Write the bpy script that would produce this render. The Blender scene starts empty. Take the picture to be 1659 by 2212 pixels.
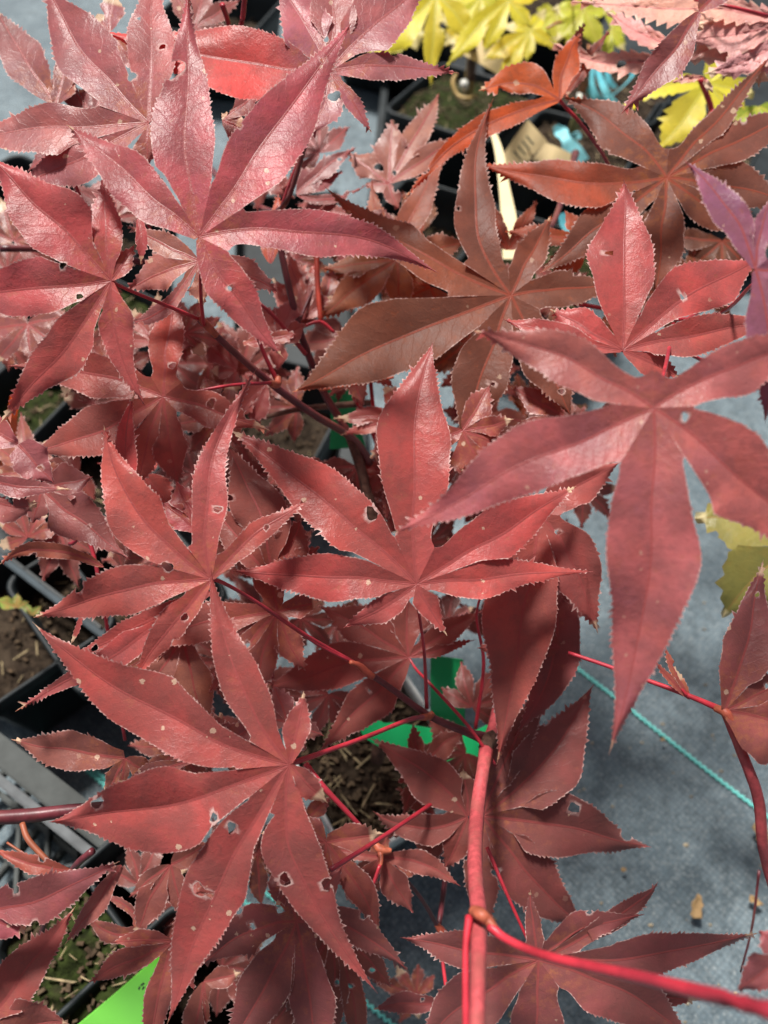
import bpy, bmesh, math, random
import numpy as np
from mathutils import Vector, noise as mnoise

# ------------------------------------------------------------------ camera, sky, sun, exposure
SC = bpy.context.scene
COL = SC.collection
TH = math.radians(35.0)          # camera axis, measured from straight down
CAMH = 0.60
FPX = 1661.6                     # focal length in the 1659 x 2212 working grid
cam_d = bpy.data.cameras.new("camera")
cam = bpy.data.objects.new("camera", cam_d); COL.objects.link(cam)
cam.location = (0, 0, CAMH); cam.rotation_euler = (TH, 0, 0)
cam_d.sensor_fit = 'HORIZONTAL'; cam_d.sensor_width = 25.96; cam_d.lens = 26.0
cam_d.clip_start = 0.01; cam_d.clip_end = 100
cam_d.dof.use_dof = True; cam_d.dof.focus_distance = 0.305; cam_d.dof.aperture_fstop = 8.0
SC.camera = cam

world = bpy.data.worlds.new("World"); SC.world = world; world.use_nodes = True
wn = world.node_tree.nodes; wl = world.node_tree.links
sky = wn.new('ShaderNodeTexSky'); sky.sky_type = 'NISHITA'; sky.sun_disc = False
SUN_EL, SUN_AZ = math.radians(64), math.radians(-30)   # azimuth from +Y towards +X
sky.sun_elevation = SUN_EL; sky.sun_rotation = SUN_AZ
sky.air_density = 1.0; sky.dust_density = 4.0; sky.ozone_density = 1.0
hs = wn.new('ShaderNodeHueSaturation'); hs.inputs['Saturation'].default_value = 0.45
wl.new(sky.outputs[0], hs.inputs['Color'])
wl.new(hs.outputs[0], wn['Background'].inputs['Color'])
wn['Background'].inputs['Strength'].default_value = 0.05

sun_d = bpy.data.lights.new("sun", 'SUN'); sun_d.energy = 5.0; sun_d.angle = math.radians(9)
sun_d.color = (1.0, 0.955, 0.90)
sun = bpy.data.objects.new("sun", sun_d); COL.objects.link(sun)
sdir = Vector((math.sin(SUN_AZ) * math.cos(SUN_EL), math.cos(SUN_AZ) * math.cos(SUN_EL), math.sin(SUN_EL)))
sun.rotation_euler = sdir.to_track_quat('Z', 'Y').to_euler(); sun.location = sdir * 5
SC.view_settings.view_transform = 'Standard'; SC.view_settings.look = 'None'
SC.view_settings.gamma = 1.0; SC.view_settings.use_curve_mapping = False
SC.view_settings.exposure = 0.66
SC.cycles.max_bounces = 5; SC.cycles.diffuse_bounces = 2; SC.cycles.glossy_bounces = 2; SC.cycles.transmission_bounces = 3
SC.cycles.caustics_reflective = False; SC.cycles.caustics_refractive = False
SC.cycles.use_adaptive_sampling = True; SC.cycles.adaptive_threshold = 0.02

# ------------------------------------------------------------------ helpers
CAM = np.array([0, 0, CAMH]); RIGHT = np.array([1.0, 0, 0])
UP = np.array([0, math.cos(TH), math.sin(TH)]); FWD = np.array([0, math.sin(TH), -math.cos(TH)])

def P(x, y, d):
    """point at depth d (metres along the optical axis) seen at working-grid position x, y"""
    return CAM + d * (FWD + (x - 829.5) / FPX * RIGHT + (1106 - y) / FPX * UP)

def G(x, y, z=0.0):
    """point on the horizontal plane z"""
    v = FWD + (x - 829.5) / FPX * RIGHT + (1106 - y) / FPX * UP
    return CAM + v * ((z - CAMH) / v[2])

def lin(c):
    return tuple(((v / 255) / 12.92 if v / 255 <= 0.04045 else ((v / 255 + 0.055) / 1.055) ** 2.4) for v in c)

def link(name, me, mat, parent=None):
    o = bpy.data.objects.new(name, me); COL.objects.link(o)
    if mat and not me.materials: me.materials.append(mat)
    if parent: o.parent = parent
    return o

def tag(o, label, cat=None, group=None, kind=None):
    o["label"] = label
    if cat: o["category"] = cat
    if group: o["group"] = group
    if kind: o["kind"] = kind
    return o

def empty(name, label, cat, loc=(0, 0, 0), group=None):
    o = bpy.data.objects.new(name, None); COL.objects.link(o); o.location = loc
    o.empty_display_size = 0.02
    return tag(o, label, cat, group)

def mesh(name, verts, faces, smooth=True):
    me = bpy.data.meshes.new(name); me.from_pydata([tuple(v) for v in verts], [], faces)
    if smooth: me.polygons.foreach_set('use_smooth', [True] * len(me.polygons))
    me.update(); return me

def in_parent(parent, verts):
    """world points -> the parent's frame (parents here are only translated)"""
    if parent is None: return verts
    off = np.array(parent.location) if parent.parent is None else np.zeros(3)
    if parent.parent is not None:
        q = parent
        while q: off = off + np.array(q.location); q = q.parent
    return np.asarray(verts) - off

def smooth_path(pts, n=8):
    """Catmull-Rom through rows of any width"""
    p = np.array(pts, float)
    if len(p) == 2: return np.array([p[0] + (p[1] - p[0]) * i / n for i in range(n + 1)])
    q = np.vstack([2 * p[0] - p[1], p, 2 * p[-1] - p[-2]]); out = []
    for i in range(1, len(q) - 2):
        for k in range(n):
            t = k / n
            out.append(0.5 * (2 * q[i] + (q[i + 1] - q[i - 1]) * t + (2 * q[i - 1] - 5 * q[i] + 4 * q[i + 1] - q[i + 2]) * t * t
                              + (3 * q[i] - q[i - 1] - 3 * q[i + 1] + q[i + 2]) * t ** 3))
    out.append(q[-2]); return np.array(out)

def tube_geo(path, rad, seg=10, wob=0.0):
    path = np.asarray(path); n = len(path); vs = []; fs = []
    tang = np.gradient(path, axis=0); tang /= np.linalg.norm(tang, axis=1)[:, None] + 1e-12
    ref = np.array([0.3, -0.2, 0.93]); 
    for i in range(n):
        a = np.cross(tang[i], ref); a /= np.linalg.norm(a) + 1e-9; b = np.cross(tang[i], a)
        for k in range(seg):
            an = 2 * math.pi * k / seg
            r = rad[i] * (1 + wob * math.sin(i * 1.7 + k * 2.1))
            vs.append(path[i] + r * (math.cos(an) * a + math.sin(an) * b))
    for i in range(n - 1):
        for k in range(seg):
            fs.append((i * seg + k, i * seg + (k + 1) % seg, (i + 1) * seg + (k + 1) % seg, (i + 1) * seg + k))
    fs.append(tuple(range(seg - 1, -1, -1))); fs.append(tuple(range((n - 1) * seg, n * seg)))
    return vs, fs

def twig(name, pts, mat, parent, seg=10, n=7, wob=0.02):
    """pts: (x, y, depth, thickness in grid units)"""
    s = smooth_path(pts, n)
    path = np.array([P(a, b, c) for a, b, c, _ in s]); rad = [max(0.4, w) / 2 / FPX * c for _, _, c, w in s]
    vs, fs = tube_geo(path, rad, seg, wob)
    return link(name, mesh(name, in_parent(parent, vs), fs), mat, parent)

# ------------------------------------------------------------------ materials
def nmat(name):
    m = bpy.data.materials.new(name); m.use_nodes = True
    return m, m.node_tree.nodes, m.node_tree.links, m.node_tree.nodes['Principled BSDF']

class NB:
    """short-hand for building node trees"""
    def __init__(s, nodes, links): s.n, s.l = nodes, links
    def put(s, sock, v):
        if hasattr(v, 'is_linked') or hasattr(v, 'links'): s.l.new(v, sock)
        else: sock.default_value = v
    def math(s, op, a, b=0.0, c=0.0, clamp=False):
        x = s.n.new('ShaderNodeMath'); x.operation = op; x.use_clamp = clamp
        s.put(x.inputs[0], a); s.put(x.inputs[1], b); s.put(x.inputs[2], c); return x.outputs[0]
    def mix(s, f, a, b, mode='MIX'):
        x = s.n.new('ShaderNodeMix'); x.data_type = 'RGBA'; x.blend_type = mode
        s.put(x.inputs[0], f)
        s.put(x.inputs[6], a if not isinstance(a, tuple) else (*a[:3], 1)); s.put(x.inputs[7], b if not isinstance(b, tuple) else (*b[:3], 1))
        return x.outputs[2]
    def noise(s, vec, scale, detail=3, rough=0.55):
        x = s.n.new('ShaderNodeTexNoise'); x.inputs['Scale'].default_value = scale
        x.inputs['Detail'].default_value = detail; x.inputs['Roughness'].default_value = rough
        if vec is not None: s.l.new(vec, x.inputs['Vector'])
        return x.outputs['Fac']
    def ramp(s, f, lo, hi, a=0.0, b=1.0):
        x = s.n.new('ShaderNodeMapRange'); x.interpolation_type = 'SMOOTHSTEP'
        s.put(x.inputs[0], f); x.inputs[1].default_value = lo; x.inputs[2].default_value = hi
        x.inputs[3].default_value = a; x.inputs[4].default_value = b; return x.outputs[0]
    def attr(s, name):
        x = s.n.new('ShaderNodeAttribute'); x.attribute_name = name; return x

def leaf_material(name, vein=(0.30, 0.010, 0.022), vein_amt=0.85, blotch=(0.30, 0.07, 0.02), blotch_amt=0.55, margin=(0.78, 0.60, 0.56),
                  back=(0.30, 0.14, 0.12), trans=0.30, rough=0.34, speck=0.40, mottle=0.46, hub_flush=1.0, mauve=0.42, pucker=0.0, specular=0.19, ttint=(1.7, 0.75, 0.75)):
    m, n, l, bs = nmat(name); b = NB(n, l)
    oi = n.new('ShaderNodeObjectInfo')
    luv = b.attr('lobe_uv'); sep = n.new('ShaderNodeSeparateXYZ'); l.new(luv.outputs['Vector'], sep.inputs[0])
    t, s = sep.outputs[0], sep.outputs[1]
    sa = b.math('ABSOLUTE', s)
    pos = b.attr('leaf_xy').outputs['Vector']
    seed = b.math('MULTIPLY', oi.outputs['Random'], 900.0)
    cmb = n.new('ShaderNodeCombineXYZ'); l.new(seed, cmb.inputs[2])
    va = n.new('ShaderNodeVectorMath'); va.operation = 'ADD'; l.new(pos, va.inputs[0]); l.new(cmb.outputs[0], va.inputs[1]); pos = va.outputs[0]
    big = b.noise(pos, 0.012, 3); mid = b.noise(pos, 0.045, 4, 0.65); fine = b.noise(pos, 0.35, 3, 0.6)
    col = b.mix(1.0, oi.outputs['Color'], b.attr('lobe_tint').outputs['Color'], 'MULTIPLY')
    ln_ = n.new('ShaderNodeVectorMath'); ln_.operation = 'LENGTH'; l.new(b.attr('leaf_xy').outputs['Vector'], ln_.inputs[0])
    flush = b.math('MULTIPLY', b.ramp(ln_.outputs['Value'], 20, 170, 1.0, 0.0), b.ramp(b.noise(pos, 0.05, 4, 0.7), 0.45, 0.68))
    flush = b.math('MULTIPLY', flush, b.ramp(oi.outputs['Random'], 0.25, 0.8, 0.05, 0.8))
    # mottling of the blade
    dark = b.mix(1.0, col, (0.50, 0.42, 0.54), 'MULTIPLY'); lite = b.mix(1.0, col, (1.35, 1.3, 1.22), 'MULTIPLY')
    c1 = b.mix(b.ramp(big, 0.35, 0.68), dark, lite); col1 = b.mix(mottle * 2, col, c1)
    mauve_c = b.mix(1.0, col, (0.72, 1.02, 1.55), 'MULTIPLY'); warm = b.mix(1.0, col, (1.15, 0.88, 0.62), 'MULTIPLY')
    big2 = b.noise(pos, 0.0075, 4, 0.65)
    col1 = b.mix(b.math('MULTIPLY', b.ramp(big2, 0.50, 0.66), mauve), col1, mauve_c); col1 = b.mix(b.math('MULTIPLY', b.ramp(big2, 0.46, 0.32), 0.5), col1, warm)
    col1 = b.mix(b.math('MULTIPLY', b.ramp(mid, 0.50, 0.34), 0.5), col1, dark)
    col1 = b.mix(b.math('MULTIPLY', b.ramp(mid, 0.57, 0.75), blotch_amt), col1, blotch)
    col1 = b.mix(b.math('MULTIPLY', flush, hub_flush), col1, (0.42, 0.13, 0.02))
    col1 = b.mix(b.math('MULTIPLY', b.ramp(fine, 0.42, 0.70), 0.34), col1, lite)
    # lateral veins: run outward and forward from the midrib
    wob = b.math('ADD', b.math('MULTIPLY', b.math('SUBTRACT', mid, 0.5), 26.0), b.math('MULTIPLY', b.math('SUBTRACT', big, 0.5), 60.0))
    ph = b.math('ADD', b.math('SUBTRACT', t, b.math('MULTIPLY', sa, 0.95)), wob)
    side = b.math('MULTIPLY', b.math('SIGN', s), 7.0)
    ph = b.math('DIVIDE', b.math('ADD', ph, side), 30.0)
    fr = b.math('ABSOLUTE', b.math('SUBTRACT', b.math('FRACT', ph), 0.5))
    lat = b.ramp(fr, 0.0, 0.055, 1.0, 0.0)
    vo = n.new('ShaderNodeTexVoronoi'); vo.feature = 'DISTANCE_TO_EDGE'; vo.inputs['Scale'].default_value = 0.10; l.new(pos, vo.inputs['Vector'])
    net = b.ramp(vo.outputs['Distance'], 0.0, 0.08, 1.0, 0.0)
    ribw = b.math('ADD', b.math('MULTIPLY', b.math('SUBTRACT', 1.0, b.attr('tt').outputs['Fac']), 3.0), 1.2)
    rib = b.math('SUBTRACT', 1.0, b.math('DIVIDE', sa, ribw), clamp=True)
    rib = b.ramp(rib, 0.0, 0.55)
    col2 = b.mix(b.math('MULTIPLY', lat, b.math('MULTIPLY', b.ramp(b.noise(pos, 0.03, 2), 0.36, 0.62), 0.42)), col1, lite)
    col2 = b.mix(b.math('MULTIPLY', net, 0.10), col2, dark)
    col2 = b.mix(b.math('MULTIPLY', rib, vein_amt), col2, vein)
    # pale specks, one in a few cells
    v2 = n.new('ShaderNodeTexVoronoi'); v2.inputs['Scale'].default_value = 0.028; v2.inputs['Randomness'].default_value = 1; l.new(pos, v2.inputs['Vector'])
    sc = n.new('ShaderNodeSeparateColor'); l.new(v2.outputs['Color'], sc.inputs[0])
    rad = b.math('ADD', b.math('MULTIPLY', b.math('POWER', sc.outputs[1], 2.0), 0.16), 0.03)
    wd = b.math('ADD', v2.outputs['Distance'], b.math('MULTIPLY', b.math('SUBTRACT', b.noise(pos, 0.16, 3, 0.7), 0.5), 0.30))
    sp = b.math('MULTIPLY', b.math('LESS_THAN', wd, rad), b.math('LESS_THAN', sc.outputs[0], speck))
    col3 = b.mix(b.math('MULTIPLY', sp, b.ramp(sc.outputs[2], 0.0, 1.0, 0.25, 0.95)), col2, (0.70, 0.54, 0.38))
    # dried pale margin and tips
    ed = b.attr('edge').outputs['Fac']
    edn = b.math('MULTIPLY', b.ramp(ed, 0.22, 0.7), b.ramp(b.noise(pos, 0.035, 4, 0.7), 0.34, 0.60, 0.12, 1.0))
    col4 = b.mix(edn, col3, margin)
    dry = b.attr('dry').outputs['Fac']
    col5 = b.mix(b.ramp(dry, 0.3, 0.8), col4, (0.72, 0.59, 0.38))
    geo = n.new('ShaderNodeNewGeometry')
    colb = b.mix(b.math('MULTIPLY', geo.outputs['Backfacing'], 0.45), col5, back)
    l.new(colb, bs.inputs['Base Color'])
    rg = b.math('ADD', b.math('MULTIPLY', mid, 0.22), rough - 0.11); l.new(rg, bs.inputs['Roughness'])
    bs.inputs['Specular IOR Level'].default_value = specular
    hgt = b.math('ADD', b.math('MULTIPLY', lat, -0.2), b.math('MULTIPLY', mid, 1.5 + pucker))
    hgt = b.math('ADD', hgt, b.math('MULTIPLY', rib, -0.9)); hgt = b.math('ADD', hgt, b.math('MULTIPLY', net, -0.05))
    hgt = b.math('ADD', hgt, b.math('MULTIPLY', fine, 0.22))
    bp = n.new('ShaderNodeBump'); bp.inputs['Strength'].default_value = 0.42; bp.inputs['Distance'].default_value = 0.0006
    l.new(hgt, bp.inputs['Height']); l.new(bp.outputs[0], bs.inputs['Normal'])
    tr = n.new('ShaderNodeBsdfTranslucent'); l.new(b.mix(1.0, colb, ttint, 'MULTIPLY'), tr.inputs['Color'])
    mx = n.new('ShaderNodeMixShader'); mx.inputs[0].default_value = trans
    l.new(bs.outputs[0], mx.inputs[1]); l.new(tr.outputs[0], mx.inputs[2])
    l.new(mx.outputs[0], n['Material Output'].inputs['Surface'])
    return m

def simple_mat(name, col, rough=0.5, var=0.25, scale=60, bump=0.2, dist=0.0006, alt=None, spec=0.4, detail=4, alt_amt=0.6):
    m, n, l, bs = nmat(name); b = NB(n, l)
    tc = n.new('ShaderNodeTexCoord'); pos = tc.outputs['Object']
    f = b.noise(pos, scale, detail, 0.6); f2 = b.noise(pos, scale * 0.22, 3)
    c = b.mix(b.ramp(f, 0.3, 0.7), tuple(v * (1 - var) for v in col), tuple(min(1, v * (1 + var)) for v in col))
    if alt: c = b.mix(b.math('MULTIPLY', b.ramp(f2, 0.45, 0.65), alt_amt), c, alt)
    l.new(c, bs.inputs['Base Color']); bs.inputs['Roughness'].default_value = rough; bs.inputs['Specular IOR Level'].default_value = spec
    bp = n.new('ShaderNodeBump'); bp.inputs['Strength'].default_value = bump; bp.inputs['Distance'].default_value = dist
    l.new(f, bp.inputs['Height']); l.new(bp.outputs[0], bs.inputs['Normal'])
    return m

M_RED = leaf_material('maple_leaf_red')
M_BRZ = leaf_material('maple_leaf_bronze', vein=(0.34, 0.035, 0.015), blotch=(0.30, 0.06, 0.012), blotch_amt=0.7, back=(.2, .1, .07), trans=0.38, rough=0.42, specular=0.11, ttint=(2.2, 0.9, 0.45), mauve=0.12)
M_YEL = leaf_material('maple_leaf_yellow', specular=.12, ttint=(1.3, 1.25, .8), mauve=0.0, hub_flush=0.0, vein=(0.55, 0.50, 0.08), blotch=(0.35, 0.32, 0.03), blotch_amt=0.3, margin=(0.6, 0.5, 0.1),
                      back=(0.55, 0.50, 0.10), trans=0.42, speck=0.05, mottle=0.18)
M_GRN = leaf_material('maple_leaf_green', specular=.15, ttint=(1.3, 1.2, .8), mauve=0.0, vein=(0.30, 0.09, 0.03), blotch=(0.28, 0.12, 0.02), blotch_amt=0.8, margin=(0.20, 0.12, 0.04),
                      back=(0.3, 0.3, 0.1), trans=0.3, speck=0.08)
M_PINK = leaf_material('maple_leaf_pink', specular=.2, ttint=(1.3, .9, .85), mauve=0.1, vein=(0.45, 0.05, 0.08), blotch=(0.68, 0.46, 0.36), blotch_amt=0.9, margin=(0.72, 0.55, 0.40),
                       back=(0.6, 0.35, 0.3), trans=0.25, speck=0.2, mottle=0.35, pucker=2.5)
M_PET = simple_mat('petiole_red', (0.36, 0.022, 0.035), 0.32, 0.3, 90, 0.15, alt=(0.20, 0.02, 0.035))
M_STEM = simple_mat('young_stem_rose', (0.36, 0.062, 0.068), 0.45, 0.22, 420, 0.45, 0.0007, alt=(0.26, 0.075, 0.065), alt_amt=0.6, detail=6, spec=.25)
M_BARK = simple_mat('twig_dark_red', (0.095, 0.018, 0.024), 0.38, 0.35, 140, 0.3, alt=(0.16, 0.05, 0.04))
M_BARK2 = simple_mat('bark_brown', (0.105, 0.055, 0.040), 0.7, 0.45, 260, 0.8, 0.0012, alt=(0.17, 0.11, 0.08), spec=.2)
M_COLL = simple_mat('node_orange', (0.34, 0.085, 0.045), 0.5, 0.35, 260, 0.4, alt=(0.34, 0.05, 0.035), detail=6, spec=.35)

# ------------------------------------------------------------------ leaves
def ss(x, a, b):
    u = np.clip((np.asarray(x, float) - a) / (b - a), 0, 1); return u * u * (3 - 2 * u)

def profile(t, pk, b0):
    t = np.asarray(t, float)
    lo = b0 + (1 - b0) * np.sin(np.pi / 2 * np.clip(t / pk, 0, 1)) ** 1.15
    u = np.clip((t - pk) / (1 - pk), 0, 1)
    hi = (1 - u ** 1.6) ** 1.5
    return np.where(t < pk, lo, hi)

LEAF_N = [0]
def leaf(parent, hub, d, lobes, col, mat=None, tilt=None, fold=0.34, droop=0.10, sinus=0.22, pitch=10.0, amp=4.0, holes=(),
         pet=None, pet_mat=None, dry=0.55, name='leaf', pucker=0.0, curl=0.0, label=None, damage=.32):
    """hub (x, y) and depth d; lobes: (tip x, tip y, full width[, options]) in grid units.
    options: v=(x, y) a point the midrib passes through half-way, dd depth change of the tip (m), pk place of the widest row, f fold"""
    LEAF_N[0] += 1
    rng = random.Random(LEAF_N[0] * 77 + 5); nr = np.random.RandomState(LEAF_N[0] * 31 + 7)
    if tilt is None: tilt = (rng.uniform(-.18, .18), rng.uniform(-0.05, .28))
    H = np.array(hub, float); L = []
    for lb in lobes:
        o = lb[3] if len(lb) > 3 else {}
        T = np.array(lb[:2], float); W = lb[2]
        V = np.array(o['v'], float) if 'v' in o else (H + T) / 2 + np.array([T[1] - H[1], H[0] - T[0]]) * rng.uniform(-.035, .035)
        Q = 2 * V - (H + T) / 2
        ln = np.linalg.norm(T - H)
        L.append(dict(T=T, W=W, Q=Q, L=ln, a=math.atan2(*(Q - H)[::-1]), o=o))
    L.sort(key=lambda q: q['a']); nL = len(L)
    for i in range(nL):
        j = (i + 1) % nL
        gap = (L[j]['a'] - L[i]['a']) % (2 * math.pi)
        sh = nL > 1 and gap < 1.9 and gap > 0.05
        ang = L[i]['a'] + gap / 2
        rs = sinus * min(L[i]['L'], L[j]['L'])
        rs = max(rs, min(0.5 * min(L[i]['L'], L[j]['L']), 26)) if sh else rs
        L[i]['pos'] = (sh, ang, rs, gap / 2); L[j]['neg'] = (sh, ang, rs, gap / 2)
    XY = []; DZ = []; ATT = []; EDGE = []; DRY = []; TT = []; TINT = []; FACES = []
    for q in L:
        o = q['o']; ln = q['L']; W = q['W']
        N = max(10, int(round(ln / (pitch / 2)))); t = np.linspace(0, 1, N + 1)[:, None]
        M = (1 - t) ** 2 * H + 2 * t * (1 - t) * q['Q'] + t * t * q['T']
        wb = (np.sin(t * rng.uniform(5, 8) + rng.uniform(0, 6.3)) * ln * .011 + np.sin(t * rng.uniform(11, 15) + rng.uniform(0, 6.3)) * ln * .005) * np.sin(np.pi * np.clip(t, 0, 1)) ** .7 * ss(t, .12, .4)
        dq = (q['T'] - H) / ln; M = M + wb * np.array([-dq[1], dq[0]])
        Tg = 2 * (1 - t) * (q['Q'] - H) + 2 * t * (q['T'] - q['Q']); Tg /= np.linalg.norm(Tg, axis=1)[:, None] + 1e-9
        nrm = np.stack([-Tg[:, 1], Tg[:, 0]], 1)     # towards larger angle
        t = t[:, 0]; r = np.linalg.norm(M - H, axis=1)
        pk = o.get('pk', 0.5 + rng.uniform(-.05, .06)); f = profile(t, pk, o.get('b0', 0.16))
        ks = o.get('f', fold * rng.uniform(.6, 1.35)); dr = o.get('dr', droop * rng.uniform(.3, 1.6)); dd = o.get('dd', 0.0)
        ph = [rng.uniform(0, 6.3) for _ in range(4)]; tipdry = rng.random() < dry; tdl = rng.uniform(10, 32) / ln; twist = rng.uniform(-.42, .42); asym = rng.uniform(-.10, .10); g0 = rng.uniform(.80, 1.18); tint = o.get('c', (g0, g0 * rng.uniform(.85, 1.12), g0 * rng.uniform(.82, 1.15)))
        sides = []
        for sg, key in ((1, 'pos'), (-1, 'neg')):
            sh, ang, rs, g = q[key]
            wv = 1 + 0.05 * np.sin(t * 9 + ph[0] + sg) + 0.035 * np.sin(t * 23 + ph[1] * sg)
            h = W / 2 * f * wv * (1 + sg * asym)
            if sh:
                bd = np.array([math.cos(ang), math.sin(ang)])
                # M + s*sg*nrm = H + rho*bd
                det = -(sg * nrm[:, 0] * bd[1] - sg * nrm[:, 1] * bd[0])
                dx = H - M
                den = np.where(np.abs(det) < 1e-6, 1e-6, det)
                s = (-(dx[:, 0] * bd[1] - dx[:, 1] * bd[0])) / den
                rho = (sg * nrm[:, 0] * dx[:, 1] - sg * nrm[:, 1] * dx[:, 0]) / den
                ok = (s > 0) & (rho > 0) & (s < 4 * W)
                s = np.where(ok, s, 1e5); rho = np.where(ok, rho, 1e5)
                wrs = rs * math.sin(min(g, 1.3))
                inside = rho <= rs
                hb = h + (wrs - h) * np.exp(-np.maximum(rho - rs, 0) / (0.22 * rs + 3))
                lim = s * (0.985 + np.maximum(0, (r - 1.7 * rs) / rs) * 0.7)
                w = np.where(inside, np.minimum(s, 3 * W), np.minimum(hb, lim))
                w = np.where((~ok) & (r < rs), h, w)
                teeth = ss(r, 1.15 * rs, 1.9 * rs)
            else:
                w = h; teeth = ss(t, 0.08, 0.2); inside = np.zeros(len(t), bool)
            w[0] = 0
            teeth = teeth * (1 - ss(t, .93, .995)) * (~inside)
            a = amp * min(1.0, 0.45 + W / 130) * teeth * (0.15 + 1.25 * nr.rand(N + 1)) * (0.75 + .4 * np.sin(t * 17 + ph[1])) * (.55 + .8 * t)
            a *= np.where(nr.rand(N + 1) < .14, 1.9, 1.0)
            tip = (np.arange(N + 1) % 2 == 1)
            w = np.maximum(w, 0.35)
            w[0] = 0
            we = np.where(tip, w + a, np.maximum(w - 0.25 * a, 0.2)); we[0] = 0
            fwd = np.where(tip, a * 0.9, 0)
            sides.append((sg, w, we, fwd, teeth))
        base = sum(len(x) for x in XY); cols = []
        for sg, w, we, fwd, teeth in (sides[1], sides[0]):
            cc = [np.minimum(2.2, .16 * w), .30 * w, .55 * w, .78 * w, np.maximum(.84 * w, w - 4.2), we]
            order = cc[::-1] if sg < 0 else cc
            for k, c in enumerate(order):
                kk = 5 - k if sg < 0 else k
                cols.append((sg * c, fwd if kk == 5 else 0 * fwd, 1.0 if kk == 5 else 0.0, w))
            if sg < 0: cols.append((0 * t, 0 * t, 0.0, w))
        nc = len(cols); blend = ss(t, 0.25, 0.6)
        for s, fw, e, w in cols:
            xy = M + nrm * s[:, None] + Tg * fw[:, None]
            u = np.abs(s) / (w + 1e-6)
            k = fold * (1 - blend) + ks * blend
            und = 0.085 * W * u ** 2 * (np.sin(t * 11 + ph[2] + (s > 0) * 1.7) * 0.6 + np.sin(t * 21 + ph[3]) * .3) * ss(t, .2, .5)
            arch = ks * 0.35 * W * (u ** 2) * 0.5 * ss(t, .2, .5)
            dz = -k * np.abs(s) + arch + und + twist * s * ss(t, .25, 1.0) + dr * ln * t ** 2 * ss(t, .15, .7)
            dz = dz / FPX * d + dd * t ** 1.8
            if curl: dz = dz + curl * ss(t, .6, 1.0) * ln / FPX * d
            if pucker: dz = dz + pucker * (np.sin(t * ln * .28 + ph[0]) * np.cos(s * .35 + ph[1]) + .7 * nr.rand(N + 1) - .35) / FPX * d
            XY.append(xy); DZ.append(dz); TINT.append(1 + ss(t, .08, .38)[:, None] * (np.array(tint) - 1)); ATT.append(np.stack([t * ln, s, 0 * t + ln], 1)); TT.append(t)
            EDGE.append(np.full(N + 1, e) * ss(t, .1, .2) * np.where(np.arange(N + 1) % 2 == 1, 1.0, .62) * (.55 + .45 * nr.rand(N + 1))); DRY.append(ss(t, 1 - tdl * 1.5, 1 - tdl * .6) * (1.0 if tipdry else 0.0))
        for c in range(nc - 1):
            A0 = base + c * (N + 1); B0 = A0 + N + 1
            FACES.append(np.stack([A0 + np.arange(N), B0 + np.arange(N), B0 + np.arange(1, N + 1), A0 + np.arange(1, N + 1)], 1))
    XY = np.vstack(XY); DZ = np.concatenate(DZ); ATT = np.vstack(ATT); EDGE = np.concatenate(EDGE); DRY = np.concatenate(DRY); TT = np.concatenate(TT); TINT = np.vstack(TINT)
    F = np.vstack(FACES)
    holes = list(holes)
    if damage:
        for q in L:
            if q['L'] > 150 and rng.random() < damage:
                tt_ = rng.uniform(.3, .85); c = (1 - tt_) ** 2 * H + 2 * tt_ * (1 - tt_) * q['Q'] + tt_ ** 2 * q['T']
                dq = (q['T'] - H) / q['L']; off = float(profile(np.array([tt_]), .5, .16)[0]) * q['W'] / 2
                if rng.random() < .6: sgn = rng.choice((-1, 1)); holes.append((c[0] - dq[1] * off * sgn, c[1] + dq[0] * off * sgn, rng.uniform(5, 11)))
                else: holes.append((c[0] - dq[1] * off * rng.uniform(-.6, .6), c[1] + dq[0] * off * rng.uniform(-.6, .6), rng.uniform(3.5, 7)))
    for hx, hy, hr in holes:                      # eaten holes and bites, with a dried rim
        dv = XY - np.array([hx, hy]); an = np.arctan2(dv[:, 1], dv[:, 0]); rr = np.linalg.norm(dv, axis=1)
        p1, p2 = rng.uniform(0, 6), rng.uniform(0, 6)
        R = hr * (1 + .22 * np.sin(2 * an + p1) + .14 * np.sin(3 * an + p2))
        ins = rr < R
        kill = ins[F].all(axis=1) | (((XY[F].mean(axis=1) - np.array([hx, hy])) ** 2).sum(axis=1) < (hr * .95) ** 2)
        rim = np.intersect1d(F[kill].ravel(), F[~kill].ravel()); F = F[~kill]
        rim = rim[rr[rim] > 1e-6]; rim = rim[rr[rim] < 2.4 * hr]
        XY[rim] = np.array([hx, hy]) + dv[rim] / rr[rim][:, None] * R[rim][:, None]; EDGE[rim] = .8
    inv = (1 / d) * (1 - tilt[0] * (XY[:, 0] - H[0]) / FPX - tilt[1] * (H[1] - XY[:, 1]) / FPX)
    dep = 1 / inv + DZ
    pts = CAM + dep[:, None] * (FWD + ((XY[:, 0] - 829.5) / FPX)[:, None] * RIGHT + ((1106 - XY[:, 1]) / FPX)[:, None] * UP)
    pts = in_parent(parent, pts)
    F = F[:, ::-1]
    me = bpy.data.meshes.new(name)
    me.vertices.add(len(pts)); me.vertices.foreach_set('co', pts.astype(np.float32).ravel())
    me.loops.add(F.size); me.loops.foreach_set('vertex_index', F.astype(np.int32).ravel())
    me.polygons.add(len(F)); me.polygons.foreach_set('loop_start', np.arange(0, F.size, 4, dtype=np.int32))
    me.polygons.foreach_set('use_smooth', np.ones(len(F), bool))
    me.update(calc_edges=True); me.validate()
    nv = len(me.vertices)
    def put(nm, typ, arr, fld):
        at = me.attributes.new(nm, typ, 'POINT'); at.data.foreach_set(fld, np.asarray(arr, np.float32).ravel())
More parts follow.
